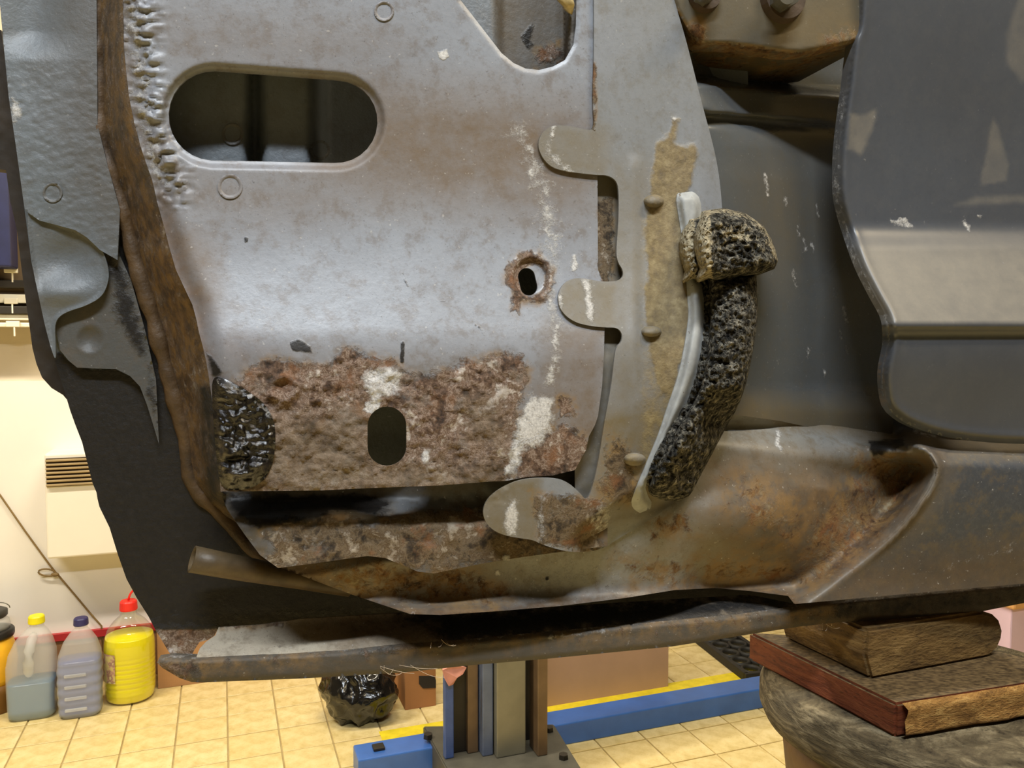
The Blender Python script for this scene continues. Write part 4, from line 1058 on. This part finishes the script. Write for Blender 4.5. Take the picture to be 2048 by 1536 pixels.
# beam runs along the room axis
cb = (rb(G(1130, 1492)) + rb(G(1500, 1420))) / 2
xl = rx(G(708, 1540)); xr = rx(G(2300, 1300))
lift = empty('car_lift', room(rx(G(990, 1520)), cb, 0), 'blue two-post car lift, steel column bolted onto a blue floor beam', 'car lift')
BH = .062; BW = .085
bm = bmesh.new(); box(bm, room((xl + xl + 2.0) / 2, cb + BW / 2, BH / 2), (2.0, BW, BH), ROOM, .004); beam = bm_obj('floor_beam', bm, M_bluep, lift)
bm = bmesh.new(); box(bm, room(xl + .06, cb + BW * .5, BH + .004), (.03, .03, .008), ROOM, .002); bm_obj('beam_bolt', bm, M_dkst, beam)
zb = BH + .012
pc = H(990, 1515, zb); cxr = rx(pc); cbr = rb(pc)
pl0 = [H(846, 1452, zb), H(1108, 1448, zb), H(1165, 1540, zb), H(905, 1560, zb)]
prism('base_plate', pl0, 0.0, zb, M_plate, lift, .003)
for (a, b) in ((856, 1476), (1127, 1517), (1098, 1462)):
    q = H(a, b, zb); bm = bmesh.new(); bmesh.ops.create_cone(bm, cap_ends=True, segments=6, radius1=.013, radius2=.012, depth=.012, matrix=Matrix.Translation((q[0], q[1], zb + .006))); bm_obj('anchor_bolt', bm, M_dkst, lift)
# column profile in the room frame: back web + flanges, seen towards its open side
sc_ = 2.12 / FPX
def colpart(name, u0, u1, depth, fwd, mat, v=1512):
    q0 = H(u0, v, zb); q1 = H(u1, v, zb); q0 = q0 + RB * fwd; 
    w_ = abs(rx(q1) - rx(q0 - RB * fwd))
    c = (rx(H(u0, v, zb)) + rx(H(u1, v, zb))) / 2; bb = rb(H((u0 + u1) / 2, v, zb)) + fwd
    bm = bmesh.new(); box(bm, room(c, bb + depth / 2, zb + 1.15), (w_, depth, 2.3), ROOM, .003); return bm_obj(name, bm, mat, lift)
colpart('column_flange', 886, 906, .02, -.015, M_bluei)
colpart('column_recess', 900, 1090, .02, .05, M_dkst)
colpart('guide_rail', 938, 962, .03, .015, M_brst)
colpart('guide_rail', 964, 988, .05, .0, simple('blue_grey_rail', lin(96, 108, 136), .35, .25, 12, metal=.3))
colpart('carriage_plate', 990, 1056, .03, .0, M_steel)
colpart('guide_rail', 1074, 1097, .06, .0, M_brst)
q = H(945, 1480, zb)
# yellow line painted on the floor behind the beam
M_yel = simple('yellow_floor_paint', lin(226, 204, 40), .6, .15, 30)
yo = slab('floor_line', (xl + .1, cb + BW + .07, .0), (xl + 1.95, cb + BW + .17, .0015), None, M_yel, None)
tag(yo, 'yellow painted line on the floor along the blue beam', 'floor line')

# ================================================================== cardboard, bag, grate, crate
M_card = simple('cardboard', lin(172, 130, 88), .85, .08, 10, bump=.15, bscale=60)
M_card2 = simple('cardboard_brown', lin(166, 116, 72), .85, .08, 10)
M_card3 = simple('cardboard_pale', lin(180, 146, 118), .85, .06, 8)
M_ink = simple('black_print', lin(40, 32, 28), .8, .1)
def carton(name, u0, u1, v, hgt, dep, mat, label, rz=ROOM, flaps=True):
    p0 = G(u0, v); x0 = rx(p0); bb = rb(p0); x1 = x0
    # width by matching u1 on the same wall-parallel line
    r = ray(u1, v); s_ = bb / float(r @ RB); x1 = rx(CAM * np.array([1, 1, 0]) + r * s_)
    e = empty(name, room((x0 + x1) / 2, bb + dep / 2, 0), label, 'cardboard box', None)
    th = .005; xc = (x0 + x1) / 2; w_ = x1 - x0
    for nm, c, s in (('front_wall', (xc, bb + th / 2, hgt / 2), (w_, th, hgt)), ('back_wall', (xc, bb + dep - th / 2, hgt / 2), (w_, th, hgt)),
                     ('side_wall', (x0 + th / 2, bb + dep / 2, hgt / 2), (th, dep - 2 * th, hgt)), ('side_wall', (x1 - th / 2, bb + dep / 2, hgt / 2), (th, dep - 2 * th, hgt)),
                     ('top_flap', (xc, bb + dep * .25, hgt + .002), (w_, dep * .5 - .002, .004)), ('top_flap', (xc, bb + dep * .75, hgt + .002), (w_, dep * .5 - .002, .004)), ('bottom', (xc, bb + dep / 2, .003), (w_ - 2 * th, dep - 2 * th, .005))):
        bm = bmesh.new(); box(bm, room(*c), s, ROOM, .001, seg=1); bm_obj(nm, bm, mat, e)
    return e, x0, x1, bb
c1, cx0, cx1, cbb = carton('cardboard_box', 316, 640, 1378, .22, .11, M_card, 'long low brown cardboard box beside the bottle of yellow liquid')
c2, dx0, dx1, dbb = carton('cardboard_box', 810, 872, 1421, .24, .22, M_card2, 'small brown cardboard box with a dark printed mark, beside the black bag')
pts = [(838, 1352), (868, 1352), (872, 1360), (872, 1376), (846, 1377), (838, 1368)]
V = []
for (a, b) in pts:
    r = ray(a, b); s_ = (dbb - .0012) / float(r @ RB); V.append(CAM + r * s_)
V = V + [p + RB * .001 for p in V]
mesh_obj('printed_mark', V, [tuple(range(5, -1, -1)), tuple(range(6, 12))] + [(i, (i + 1) % 6, 6 + (i + 1) % 6, 6 + i) for i in range(6)], M_ink, c2)
c3, ex0, ex1, ebb = carton('cardboard_box', 1085, 1336, 1416, .22, .18, M_card3, 'wide pale cardboard box standing behind the blue floor beam')

# black bin bag
bag0 = G(708, 1470); e = empty('bin_bag', bag0 + np.array([0, .1, 0]), 'black crumpled plastic bin bag on the floor beside the small cardboard box', 'bin bag')
bm = bmesh.new(); bmesh.ops.create_icosphere(bm, subdivisions=5, radius=1.0)
cz = .095
for q in bm.verts:
    n_ = q.co.normalized(); f = 1.0
    f += .16 * mnoise.noise(n_ * 1.5 + Vector((4, 1, 2))) + .06 * mnoise.noise(n_ * 3.1 + Vector((2, 9, 4)))
    f += .13 * (.35 - abs(mnoise.noise(n_ * 2.1 + Vector((1, 8, 3)))) * 1.6)
    f += .055 * (.35 - abs(mnoise.noise(n_ * 4.4 + Vector((7, 2, 5)))) * 1.6)
    p = n_ * f
    x, y, z = p.x * .116, p.y * .10, p.z * .11
    z += cz
    if z < .012: z = .002 + .010 * max(0, 1 + (z - .012) * 12) * .3
    up_ = max(0, z - .10) / .1
    x *= 1 - .25 * up_; y *= 1 - .25 * up_
    q.co = Vector((bag0[0] + x, bag0[1] + .11 + y, z))
bl = NT('black_polythene'); bl.set(color=lin(12, 11, 11), rough=.2, spec=.7, normal=bl.bump(bl.noise(12, 3, .55, dist=2.0), .4, .012))
bm_obj('bag_body', bm, bl.m, e, True)
bm = bmesh.new()
V, F = lathe([(.05, .0), (.022, .035), (.018, .05), (.035, .085), (.03, .1)], (bag0[0] + .01, bag0[1] + .12, .185), 28, .25, 5)
mesh_obj('bag_neck', V, F, bl.m, e, True)

# pink torn rag by the column top, hanging on the flange
rg = []
for (a, b) in ((884, 1338), (905, 1326), (932, 1334), (924, 1346), (912, 1352), (905, 1368), (896, 1370), (888, 1356)):
    r = ray(a, b); s_ = (rb(H(909, 1512, zb)) - .022) / float(r @ RB); rg.append(CAM + r * s_)
nq = len(rg); V = rg + [p - RB * (.008 + .004 * math.sin(i * 2.1)) for i, p in enumerate(rg)]
F = [tuple(range(nq)), tuple(range(2 * nq - 1, nq - 1, -1))] + [(i, nq + i, nq + (i + 1) % nq, (i + 1) % nq) for i in range(nq)]
o = mesh_obj('torn_sticker', V, F, simple('pink_sticker', lin(196, 136, 122), .7, .15, 40), lift)

# iron grate lying on the floor
g0 = G(1402, 1292); g1 = G(1478, 1352)
ge = empty('iron_grate', (g0 + g1) / 2, 'black cast iron grate with round openings, on the tiles beside the yellow line', 'grate')
M_iron = simple('black_iron', lin(28, 27, 24), .6, .25, 60, bump=.4)
gx = (g0 - g1); gl = np.linalg.norm(gx); gx = gx / gl; gy = np.array([gx[1], -gx[0], 0])
if gy[0] < 0: gy = -gy
gh = .03; gw = .15; GL = gl + .18; go = g1 - gx * .05
def gp(s_, t_, z): return go + gx * s_ + gy * t_ + np.array([0, 0, z])
ang = math.atan2(gx[1], gx[0])
for t_ in (0.0, gw):
    bm = bmesh.new(); box(bm, gp(GL / 2, t_, gh / 2 + .001), (GL, .016, gh), ang, .002); bm_obj('side_bar', bm, M_iron, ge)
for s_ in (0.0, GL):
    bm = bmesh.new(); box(bm, gp(s_, gw / 2, gh / 2 + .001), (.016, gw + .016, gh), ang, .002); bm_obj('end_bar', bm, M_iron, ge)
nr = int(GL / .072)
for i in range(nr):
    for j in range(2):
        c = gp(.042 + i * .072, .040 + j * .072, gh * .6)
        V = []; F = []; n = 22; m = 8
        for a_ in range(n):
            for b2 in range(m):
                th = 2 * math.pi * a_ / n; ph = 2 * math.pi * b2 / m; rr = .030 + .007 * math.cos(ph)
                V.append((c[0] + rr * math.cos(th), c[1] + rr * math.sin(th), c[2] + .011 * math.sin(ph)))
        for a_ in range(n):
            for b2 in range(m): F.append((a_ * m + b2, ((a_ + 1) % n) * m + b2, ((a_ + 1) % n) * m + (b2 + 1) % m, a_ * m + (b2 + 1) % m))
        mesh_obj('ring_opening', V, F, M_iron, ge, True)

# made-up tub for an overexposed pale wall, its pink put into the colour
M_lil = simple('lilac_plastic', lin(232, 204, 226), .5, .04, 6); M_org = simple('orange_rim', lin(226, 172, 110), .5, .05, 8)
q = G(2050, 1345); te = empty('wall_standin_tub', room(rx(q) + .25, rb(q) + .2, 0), 'lilac stand-in tub with an orange rim for the bright pale wall beyond the timber', 'tub')
x_, b0_ = rx(q) + .24, rb(q)
r = ray(2040, 1214); zr = float((CAM + r * (b0_ / float(r @ RB)))[2])
th = .006; TW = .62; TD = .36
for nm, c, s in (('tub_wall', (x_, b0_ + th / 2, zr / 2), (TW, th, zr)), ('tub_wall', (x_, b0_ + TD, zr / 2), (TW, th, zr)), ('tub_wall', (x_ - TW / 2 + th / 2, b0_ + TD / 2, zr / 2), (th, TD, zr)), ('tub_wall', (x_ + TW / 2 - th / 2, b0_ + TD / 2, zr / 2), (th, TD, zr)), ('tub_floor', (x_, b0_ + TD / 2, .004), (TW, TD, .006))):
    bm = bmesh.new(); box(bm, room(*c), s, ROOM, .002); bm_obj(nm, bm, M_lil, te)
for nm, c, s in (('rim', (x_, b0_ - .002, zr + .016), (TW + .03, .03, .035)), ('rim', (x_, b0_ + TD + .002, zr + .016), (TW + .03, .03, .035)), ('rim', (x_ - TW / 2, b0_ + TD / 2, zr + .016), (.03, TD, .035)), ('rim', (x_ + TW / 2, b0_ + TD / 2, zr + .016), (.03, TD, .035))):
    bm = bmesh.new(); box(bm, room(*c), s, ROOM, .008); bm_obj(nm, bm, M_org, te)

# ================================================================== bottles along the wall
def superloft(secs, n=40, cap=True):
    """sections: (z, cx, cy, half width, half depth, squareness)"""
    V = []; F = []
    for (z, cx, cy, a, b, e) in secs:
        for i in range(n):
            th = 2 * math.pi * (i + .5) / n; c, s = math.cos(th), math.sin(th)
            V.append((cx + a * math.copysign(abs(c) ** (2 / e), c), cy + b * math.copysign(abs(s) ** (2 / e), s), z))
    m = len(secs)
    for j in range(m - 1):
        for i in range(n): F.append((j * n + i, j * n + (i + 1) % n, (j + 1) * n + (i + 1) % n, (j + 1) * n + i))
    if cap: F.append(tuple(reversed(range(n)))); F.append(tuple((m - 1) * n + i for i in range(n)))
    return V, F
def place(V, org, rz):
    c, s = math.cos(rz), math.sin(rz)
    return [(org[0] + x * c - y * s, org[1] + x * s + y * c, org[2] + z) for (x, y, z) in V]
def interp_secs(secs, k=5):
    s = np.array(secs, float); out = []
    zs_ = s[:, 0]
    t = np.arange(len(s)); tt = np.linspace(0, len(s) - 1, (len(s) - 1) * k + 1)
    from math import floor
    for x in tt:
        i = min(int(floor(x)), len(s) - 2); f = x - i; out.append(tuple(s[i] * (1 - f) + s[i + 1] * f))
    return out
def milky(name, col, tr):
    t = NT(name); n = t.n
    d = n.new('ShaderNodeBsdfPrincipled'); d.inputs['Base Color'].default_value = col; d.inputs['Roughness'].default_value = .35
    x = n.new('ShaderNodeBsdfTransparent'); x.inputs[0].default_value = (.97, .98, 1, 1)
    m = n.new('ShaderNodeMixShader'); m.inputs[0].default_value = tr
    t.L(d.outputs[0], m.inputs[1]); t.L(x.outputs[0], m.inputs[2]); t.L(m.outputs[0], t.out.inputs[0]); return t.m
def clear(name, tint):
    t = NT(name); n = t.n
    g = n.new('ShaderNodeBsdfGlossy'); g.inputs['Roughness'].default_value = .08
    x = n.new('ShaderNodeBsdfTransparent'); x.inputs[0].default_value = tint
    lw = n.new('ShaderNodeLayerWeight'); lw.inputs[0].default_value = .3
    fr = n.new('ShaderNodeMath'); fr.operation = 'MULTIPLY_ADD'; t.L(lw.outputs['Facing'], fr.inputs[0]); fr.inputs[1].default_value = .35; fr.inputs[2].default_value = .04
    m = n.new('ShaderNodeMixShader'); t.L(fr.outputs[0], m.inputs[0]); t.L(x.outputs[0], m.inputs[1]); t.L(g.outputs[0], m.inputs[2]); t.L(m.outputs[0], t.out.inputs[0]); return t.m
M_hdpe = milky('milky_hdpe', lin(232, 233, 230), .70)
M_pet = clear('clear_pet', (.98, .98, .96, 1))
def liquid(name, col):
    t = NT(name); t.set(color=t.ramp(t.noise(8, 2), [(.3, col), (.7, tuple(min(1, c * 1.08) for c in col[:3]) + (1,))]), rough=.2); return t.m
def cap(org, rz, x, y, z, r, h, mat, parent):
    secs = [(z, x, y, r, r, 2), (z + h * .12, x, y, r * 1.03, r * 1.03, 2), (z + h * .85, x, y, r * .98, r * .98, 2), (z + h, x, y, r * .86, r * .86, 2)]
    V, F = superloft(secs, 28); o = mesh_obj('cap', place(V, org, rz), F, mat, parent, False)
    for k in range(14):      # grip ribs
        pass
    return o
def jug(uc, vb, wpx, htot, label, liqcol, level, capcol, lean, ribs, rz=ROOM, hnd=True):
    p = G(uc, vb); dpt = float((p - CAM) @ FW); hw = wpx * dpt / FPX / 2; hd = hw * .72
    org = p + RB * hd
    e = empty('jug', org, label, 'jug', None)
    hb = htot
    secs = [(0.001, 0, 0, hw * .86, hd * .86, 4), (.010, 0, 0, hw * .97, hd * .97, 4.5), (hb * .30, 0, 0, hw, hd, 4.5), (hb * .52, 0, 0, hw, hd, 4.2), (hb * .64, lean * .18, 0, hw * .95, hd * .95, 3.6),
            (hb * .76, lean * .45, 0, hw * .76, hd * .82, 3), (hb * .84, lean * .75, 0, hw * .52, hd * .62, 2.5), (hb * .895, lean, 0, hw * .30, hd * .40, 2), (hb * .925, lean, 0, hw * .27, hd * .37, 2)]
    S = interp_secs(secs, 4)
    if ribs:
        S = [(z, x, y, a * (1 - (.018 * math.sin((z / hb - .08) * 2 * math.pi / .105) if .06 < z / hb < .56 else 0)), b * (1 - (.018 * math.sin((z / hb - .08) * 2 * math.pi / .105) if .06 < z / hb < .56 else 0)), q) for (z, x, y, a, b, q) in interp_secs(secs, 14)]
    V, F = superloft(S, 44); mesh_obj('shell', place(V, org, rz), F, M_hdpe, e, True)
    zl = hb * level
    LS = [(z + (.002 if z < .01 else 0), x, y, a * .965, b * .965, q) for (z, x, y, a, b, q) in S if z < zl]
    last = LS[-1]; LS.append((zl, last[1], last[2], last[3], last[4], last[5]))
    V, F = superloft(LS, 44); mesh_obj('liquid', place(V, org, rz), F, liquid('liquid_in_jug', liqcol), e, True)
    cap(org, rz, lean, 0, hb * .925, hw * .34, hb * .075, simple('jug_cap', capcol, .4, .05), e)
    if hnd:   # moulded handle bridging neck and body on the near side
        pts = [(lean * .85, -hd * .42, hb * .83), (lean * .62, -hd * .86, hb * .80), (lean * .30, -hd * 1.12, hb * .70), (lean * .12, -hd * 1.16, hb * .60), (lean * .05, -hd * 1.04, hb * .50), (0, -hd * .8, hb * .46)]
        V, F = tube_mesh(place(pts, org, rz), [.011, .014, .015, .015, .014, .011], 12); mesh_obj('handle', V, F, M_hdpe, e, True)
    if ribs:
        for k in range(4):
            z = hb * (.10 + .118 * k); bm = bmesh.new()
            q = place([(-hw * .12, -hd * 1.0, z)], org, rz)[0]; box(bm, q, (hw * 1.0, .006, .010), rz, .0028); bm_obj('moulded_rib', bm, M_hdpe, e)
    return e
jug(60, 1443, 88, .305, 'milky plastic jug with yellow cap, one third full of teal liquid', lin(14, 104, 146), .36, lin(232, 220, 20), .016, False)
jug(158, 1438, 80, .295, 'milky plastic jug with dark blue cap, filled with blue liquid', lin(24, 68, 150), .58, lin(44, 42, 96), .006, True, hnd=False)
# clear bottle with yellow liquid
p = G(257, 1412); dpt = float((p - CAM) @ FW); hw = 98 * dpt / FPX / 2; org = p + RB * hw * .9
e = empty('bottle', org, 'large clear plastic bottle of yellow liquid with red cap and carry loop', 'bottle')
hb = .285
prof = [(0.001, .80), (.008, .93), (.03, .99), (.08, 1.0), (.165, 1.0), (.185, .985), (.205, .93), (.225, .82), (.245, .64), (.258, .46), (.268, .33), (.285, .28)]
zz = np.linspace(.001, .285, 90); rr = np.interp(zz, [a for a, b in prof], [b for a, b in prof]) * hw
ribm = ss(.03, .045, zz) * ss(.15, .135, zz); rr = rr * (1 - .018 * ribm * (np.sin(zz * 2 * math.pi / .0155) > .3))
V, F = superloft([(z, 0, 0, r, r, 2.2) for z, r in zip(zz, rr)], 48); mesh_obj('shell', place(V, org, ROOM), F, M_pet, e, True)
LS = [(z + .001, 0, 0, r * .965, r * .965, 2.2) for z, r in zip(zz, rr) if z < .205]
V, F = superloft(LS, 48); mesh_obj('liquid', place(V, org, ROOM), F, liquid('yellow_liquid', lin(236, 224, 30)), e, True)
M_red = simple('red_plastic', lin(226, 44, 36), .4, .06)
cap(org, ROOM, 0, 0, .283, hw * .34, .030, M_red, e)
lp = [(hw * .30 * math.cos(t) + hw * .30, 0, .305 + .040 * math.sin(t)) for t in np.linspace(math.pi * .95, -.15, 14)]
V, F = tube_mesh(place(lp, org, ROOM), .0035, 8); mesh_obj('carry_loop', V, F, M_red, e, True)
# label wrapped on its side
V = []; F = []
for j, z in enumerate(np.linspace(.075, .165, 6)):
    for i, th in enumerate(np.linspace(math.pi * 1.06, math.pi * 1.36, 10)):
        for_r = hw * 1.004; c, s = math.cos(th), math.sin(th)
        V.append((for_r * math.copysign(abs(c) ** (2 / 2.2), c), for_r * math.copysign(abs(s) ** (2 / 2.2), s), z))
for j in range(5):
    for i in range(9): F.append((j * 10 + i, j * 10 + i + 1, (j + 1) * 10 + i + 1, (j + 1) * 10 + i))
lb = NT('worn_label'); lb.set(color=lb.ramp(lb.noise(55, 4), [(.40, lin(206, 190, 120)), (.48, lin(190, 150, 130)), (.56, lin(150, 112, 96)), (.64, lin(214, 200, 150))]), rough=.5)
mesh_obj('paper_label', place(V, org, ROOM), F, lb.m, e, True)
# pressure sprayer at the edge
p = G(-26, 1436); dpt = float((p - CAM) @ FW); hw = 90 * dpt / FPX / 2; org = p + RB * hw
e = empty('sprayer', org, 'yellow garden sprayer with black collar and grey pump top', 'sprayer')
def ring(name, prof, mat):
    V, F = superloft([(z, 0, 0, r * hw, r * hw, 2) for z, r in prof], 36); return mesh_obj(name, place(V, org, ROOM), F, mat, e, True)
ring('foot', [(.001, .98), (.01, 1.02), (.06, 1.02), (.085, .98)], simple('brown_base', lin(120, 82, 30), .5, .1))
ring('tank', [(.085, .96), (.10, .98), (.12, 1.0), (.15, 1.04), (.19, .98), (.215, .88), (.225, .74)], simple('orange_yellow_tank', lin(238, 180, 40), .4, .08))
ring('collar', [(.225, .92), (.23, .95), (.243, .95), (.248, .90)], simple('black_collar', lin(30, 28, 26), .4))
ring('pump_body', [(.248, .78), (.26, .80), (.275, .76), (.285, .6)], M_hdpe)
ring('pump_handle', [(.285, .62), (.29, .70), (.305, .70), (.31, .55)], simple('grey_handle', lin(58, 56, 52), .5))
V, F = tube_mesh(place([(hw * .5 * math.cos(t) + hw * .3, 0, .31 + .02 * math.sin(t)) for t in np.linspace(0, math.pi, 10)], org, ROOM), .0016, 6); mesh_obj('wire_clip', V, F, M_bolt, e, True)

# ================================================================== on the wall: heater with grille, cable, shelf rails
wp0 = W(90, 905, .15); off = .14
def wx(u, v, o_): q = W(u, v, o_); return rx(q), float(q[2])
hx0, hz1 = wx(88, 908, off); _, hz0 = wx(100, 1118, off); hx1 = hx0 + .62
ht = empty('wall_heater', room((hx0 + hx1) / 2, WALL - off / 2, hz0), 'white wall-mounted heater casing with a brown louvre grille', 'heater')
M_heat = simple('white_enamel', lin(236, 230, 218), .4, .03, 5)
gx0, gz1 = wx(92, 917, off); _, gz0 = wx(92, 974, off); gx1 = gx0 + .40
bm = bmesh.new(); box(bm, room((hx0 + hx1) / 2, WALL - off / 2 - .011, (hz0 + hz1) / 2), (hx1 - hx0, off - .018, hz1 - hz0), ROOM, .006); cas = bm_obj('casing', bm, M_heat, ht)
M_lou = simple('brown_louvre', lin(160, 138, 100), .5, .08); M_loud = simple('dark_slot', lin(70, 54, 34), .8, .1)
bm = bmesh.new(); box(bm, room((gx0 + gx1) / 2, WALL - off - .003, (gz0 + gz1) / 2), (gx1 - gx0, .004, gz1 - gz0), ROOM); gr = bm_obj('grille', bm, M_loud, ht)
for k in range(7):
    z = gz0 + (gz1 - gz0) * (k + .5) / 7; bm = bmesh.new()
    box(bm, room((gx0 + gx1) / 2, WALL - off - .009, z), (gx1 - gx0, .011, (gz1 - gz0) / 7 * .52), ROOM, .0015, seg=1); bm_obj('louvre', bm, M_lou, gr)
# cable hanging down the wall with a loop
o_ = .024
ptsw = [W(a, b, .028) for a, b in ((-60, 915), (0, 990), (50, 1062), (98, 1128), (112, 1146))] + [W(a, b, .03) for a, b in ((118, 1152), (150, 1190), (180, 1226), (203, 1252), (206, 1300))]
V, F = tube_mesh(ptsw, .0028, 8); ca = empty('cable', W(206, 1300, .03), 'thin brown cable running diagonally down the wall with a tied loop', 'cable')
M_cab = simple('brown_cable', lin(128, 104, 62), .6, .15, 40); mesh_obj('cord', V, F, M_cab, ca, True)
lp = [W(100 + 17 * math.cos(t) - 6 + 3 * math.sin(t), 1145 + 7 * math.sin(t), .034) for t in np.linspace(0, 2 * math.pi, 22)]
V, F = tube_mesh(lp, .0028, 8, False); mesh_obj('loop', V, F, M_cab, ca, True)
kn = W(110, 1149, .034); bm = bmesh.new(); bmesh.ops.create_icosphere(bm, subdivisions=2, radius=.009, matrix=Matrix.Translation(Vector(kn)) @ Matrix.Diagonal((1.5, .8, .8, 1))); bm_obj('knot', bm, M_cab, ca, True)
# wall rack with white rails and hooks
so = .12
sx0, _ = wx(-260, 600, so); sx1, _ = wx(128, 600, so)
rk = empty('wall_rack', room((sx0 + sx1) / 2, WALL - .05, wx(0, 660, so)[1]), 'dark wall rack with white rails and small white hooks', 'rack')
M_rail = simple('white_rail', lin(240, 234, 216), .4, .03); M_dark = simple('dark_rack_panel', lin(40, 34, 26), .6, .15)
zt_ = wx(0, 515, so)[1]; zb_ = wx(0, 672, so)[1]
bm = bmesh.new(); box(bm, room((sx0 + sx1) / 2, WALL - so + .03, (zt_ + zb_) / 2 + .3), (sx1 - sx0, .02, zt_ - zb_ + .5), ROOM, .003); bm_obj('back_panel', bm, simple('rack_back', lin(112, 92, 66), .7, .1), rk)
for (v0, v1) in ((588, 606), (628, 640), (645, 654)):
    za = wx(0, v0, so)[1]; zc = wx(0, v1, so)[1]; bm = bmesh.new(); box(bm, room((sx0 + sx1) / 2 - .02, WALL - so + .008, (za + zc) / 2), (sx1 - sx0 - .04, .024, za - zc), ROOM, .003); bm_obj('rail', bm, M_rail, rk)
for (v0, v1) in ((560, 576), (612, 628)):
    za = wx(0, v0, so)[1]; zc = wx(0, v1, so)[1]; bm = bmesh.new(); box(bm, room((sx0 + sx1) / 2, WALL - so - .0, (za + zc) / 2), (sx1 - sx0, .03, za - zc), ROOM, .003); bm_obj('dark_rail', bm, M_dark, rk)
for (a, b) in ((22, 540), (22, 602), (26, 648)):
    q = W(a, b, so + .012); bm = bmesh.new(); box(bm, Vector(q), (.036, .012, .018), ROOM, .002); box(bm, Vector(q) + Vector((.004, 0, -.022)), (.004, .006, .030), ROOM); bm_obj('hook', bm, M_rail, rk)
q0 = W(-120, 535, so + .06); q1 = W(30, 535, so + .06); zt2 = float(W(0, 330, so)[2])
bm = bmesh.new(); box(bm, (Vector(q0) + Vector(q1)) / 2 + Vector((0, 0, (zt2 - q0[2]) / 2)), (float(np.linalg.norm(q1 - q0)), .09, zt2 - float(q0[2])), ROOM, .006)
bx_ = bm_obj('tool_case', bm, simple('dark_blue_case', lin(30, 34, 74), .5, .2)); tag(bx_, 'dark blue tool case hanging on the rack above the white hooks', 'tool case')
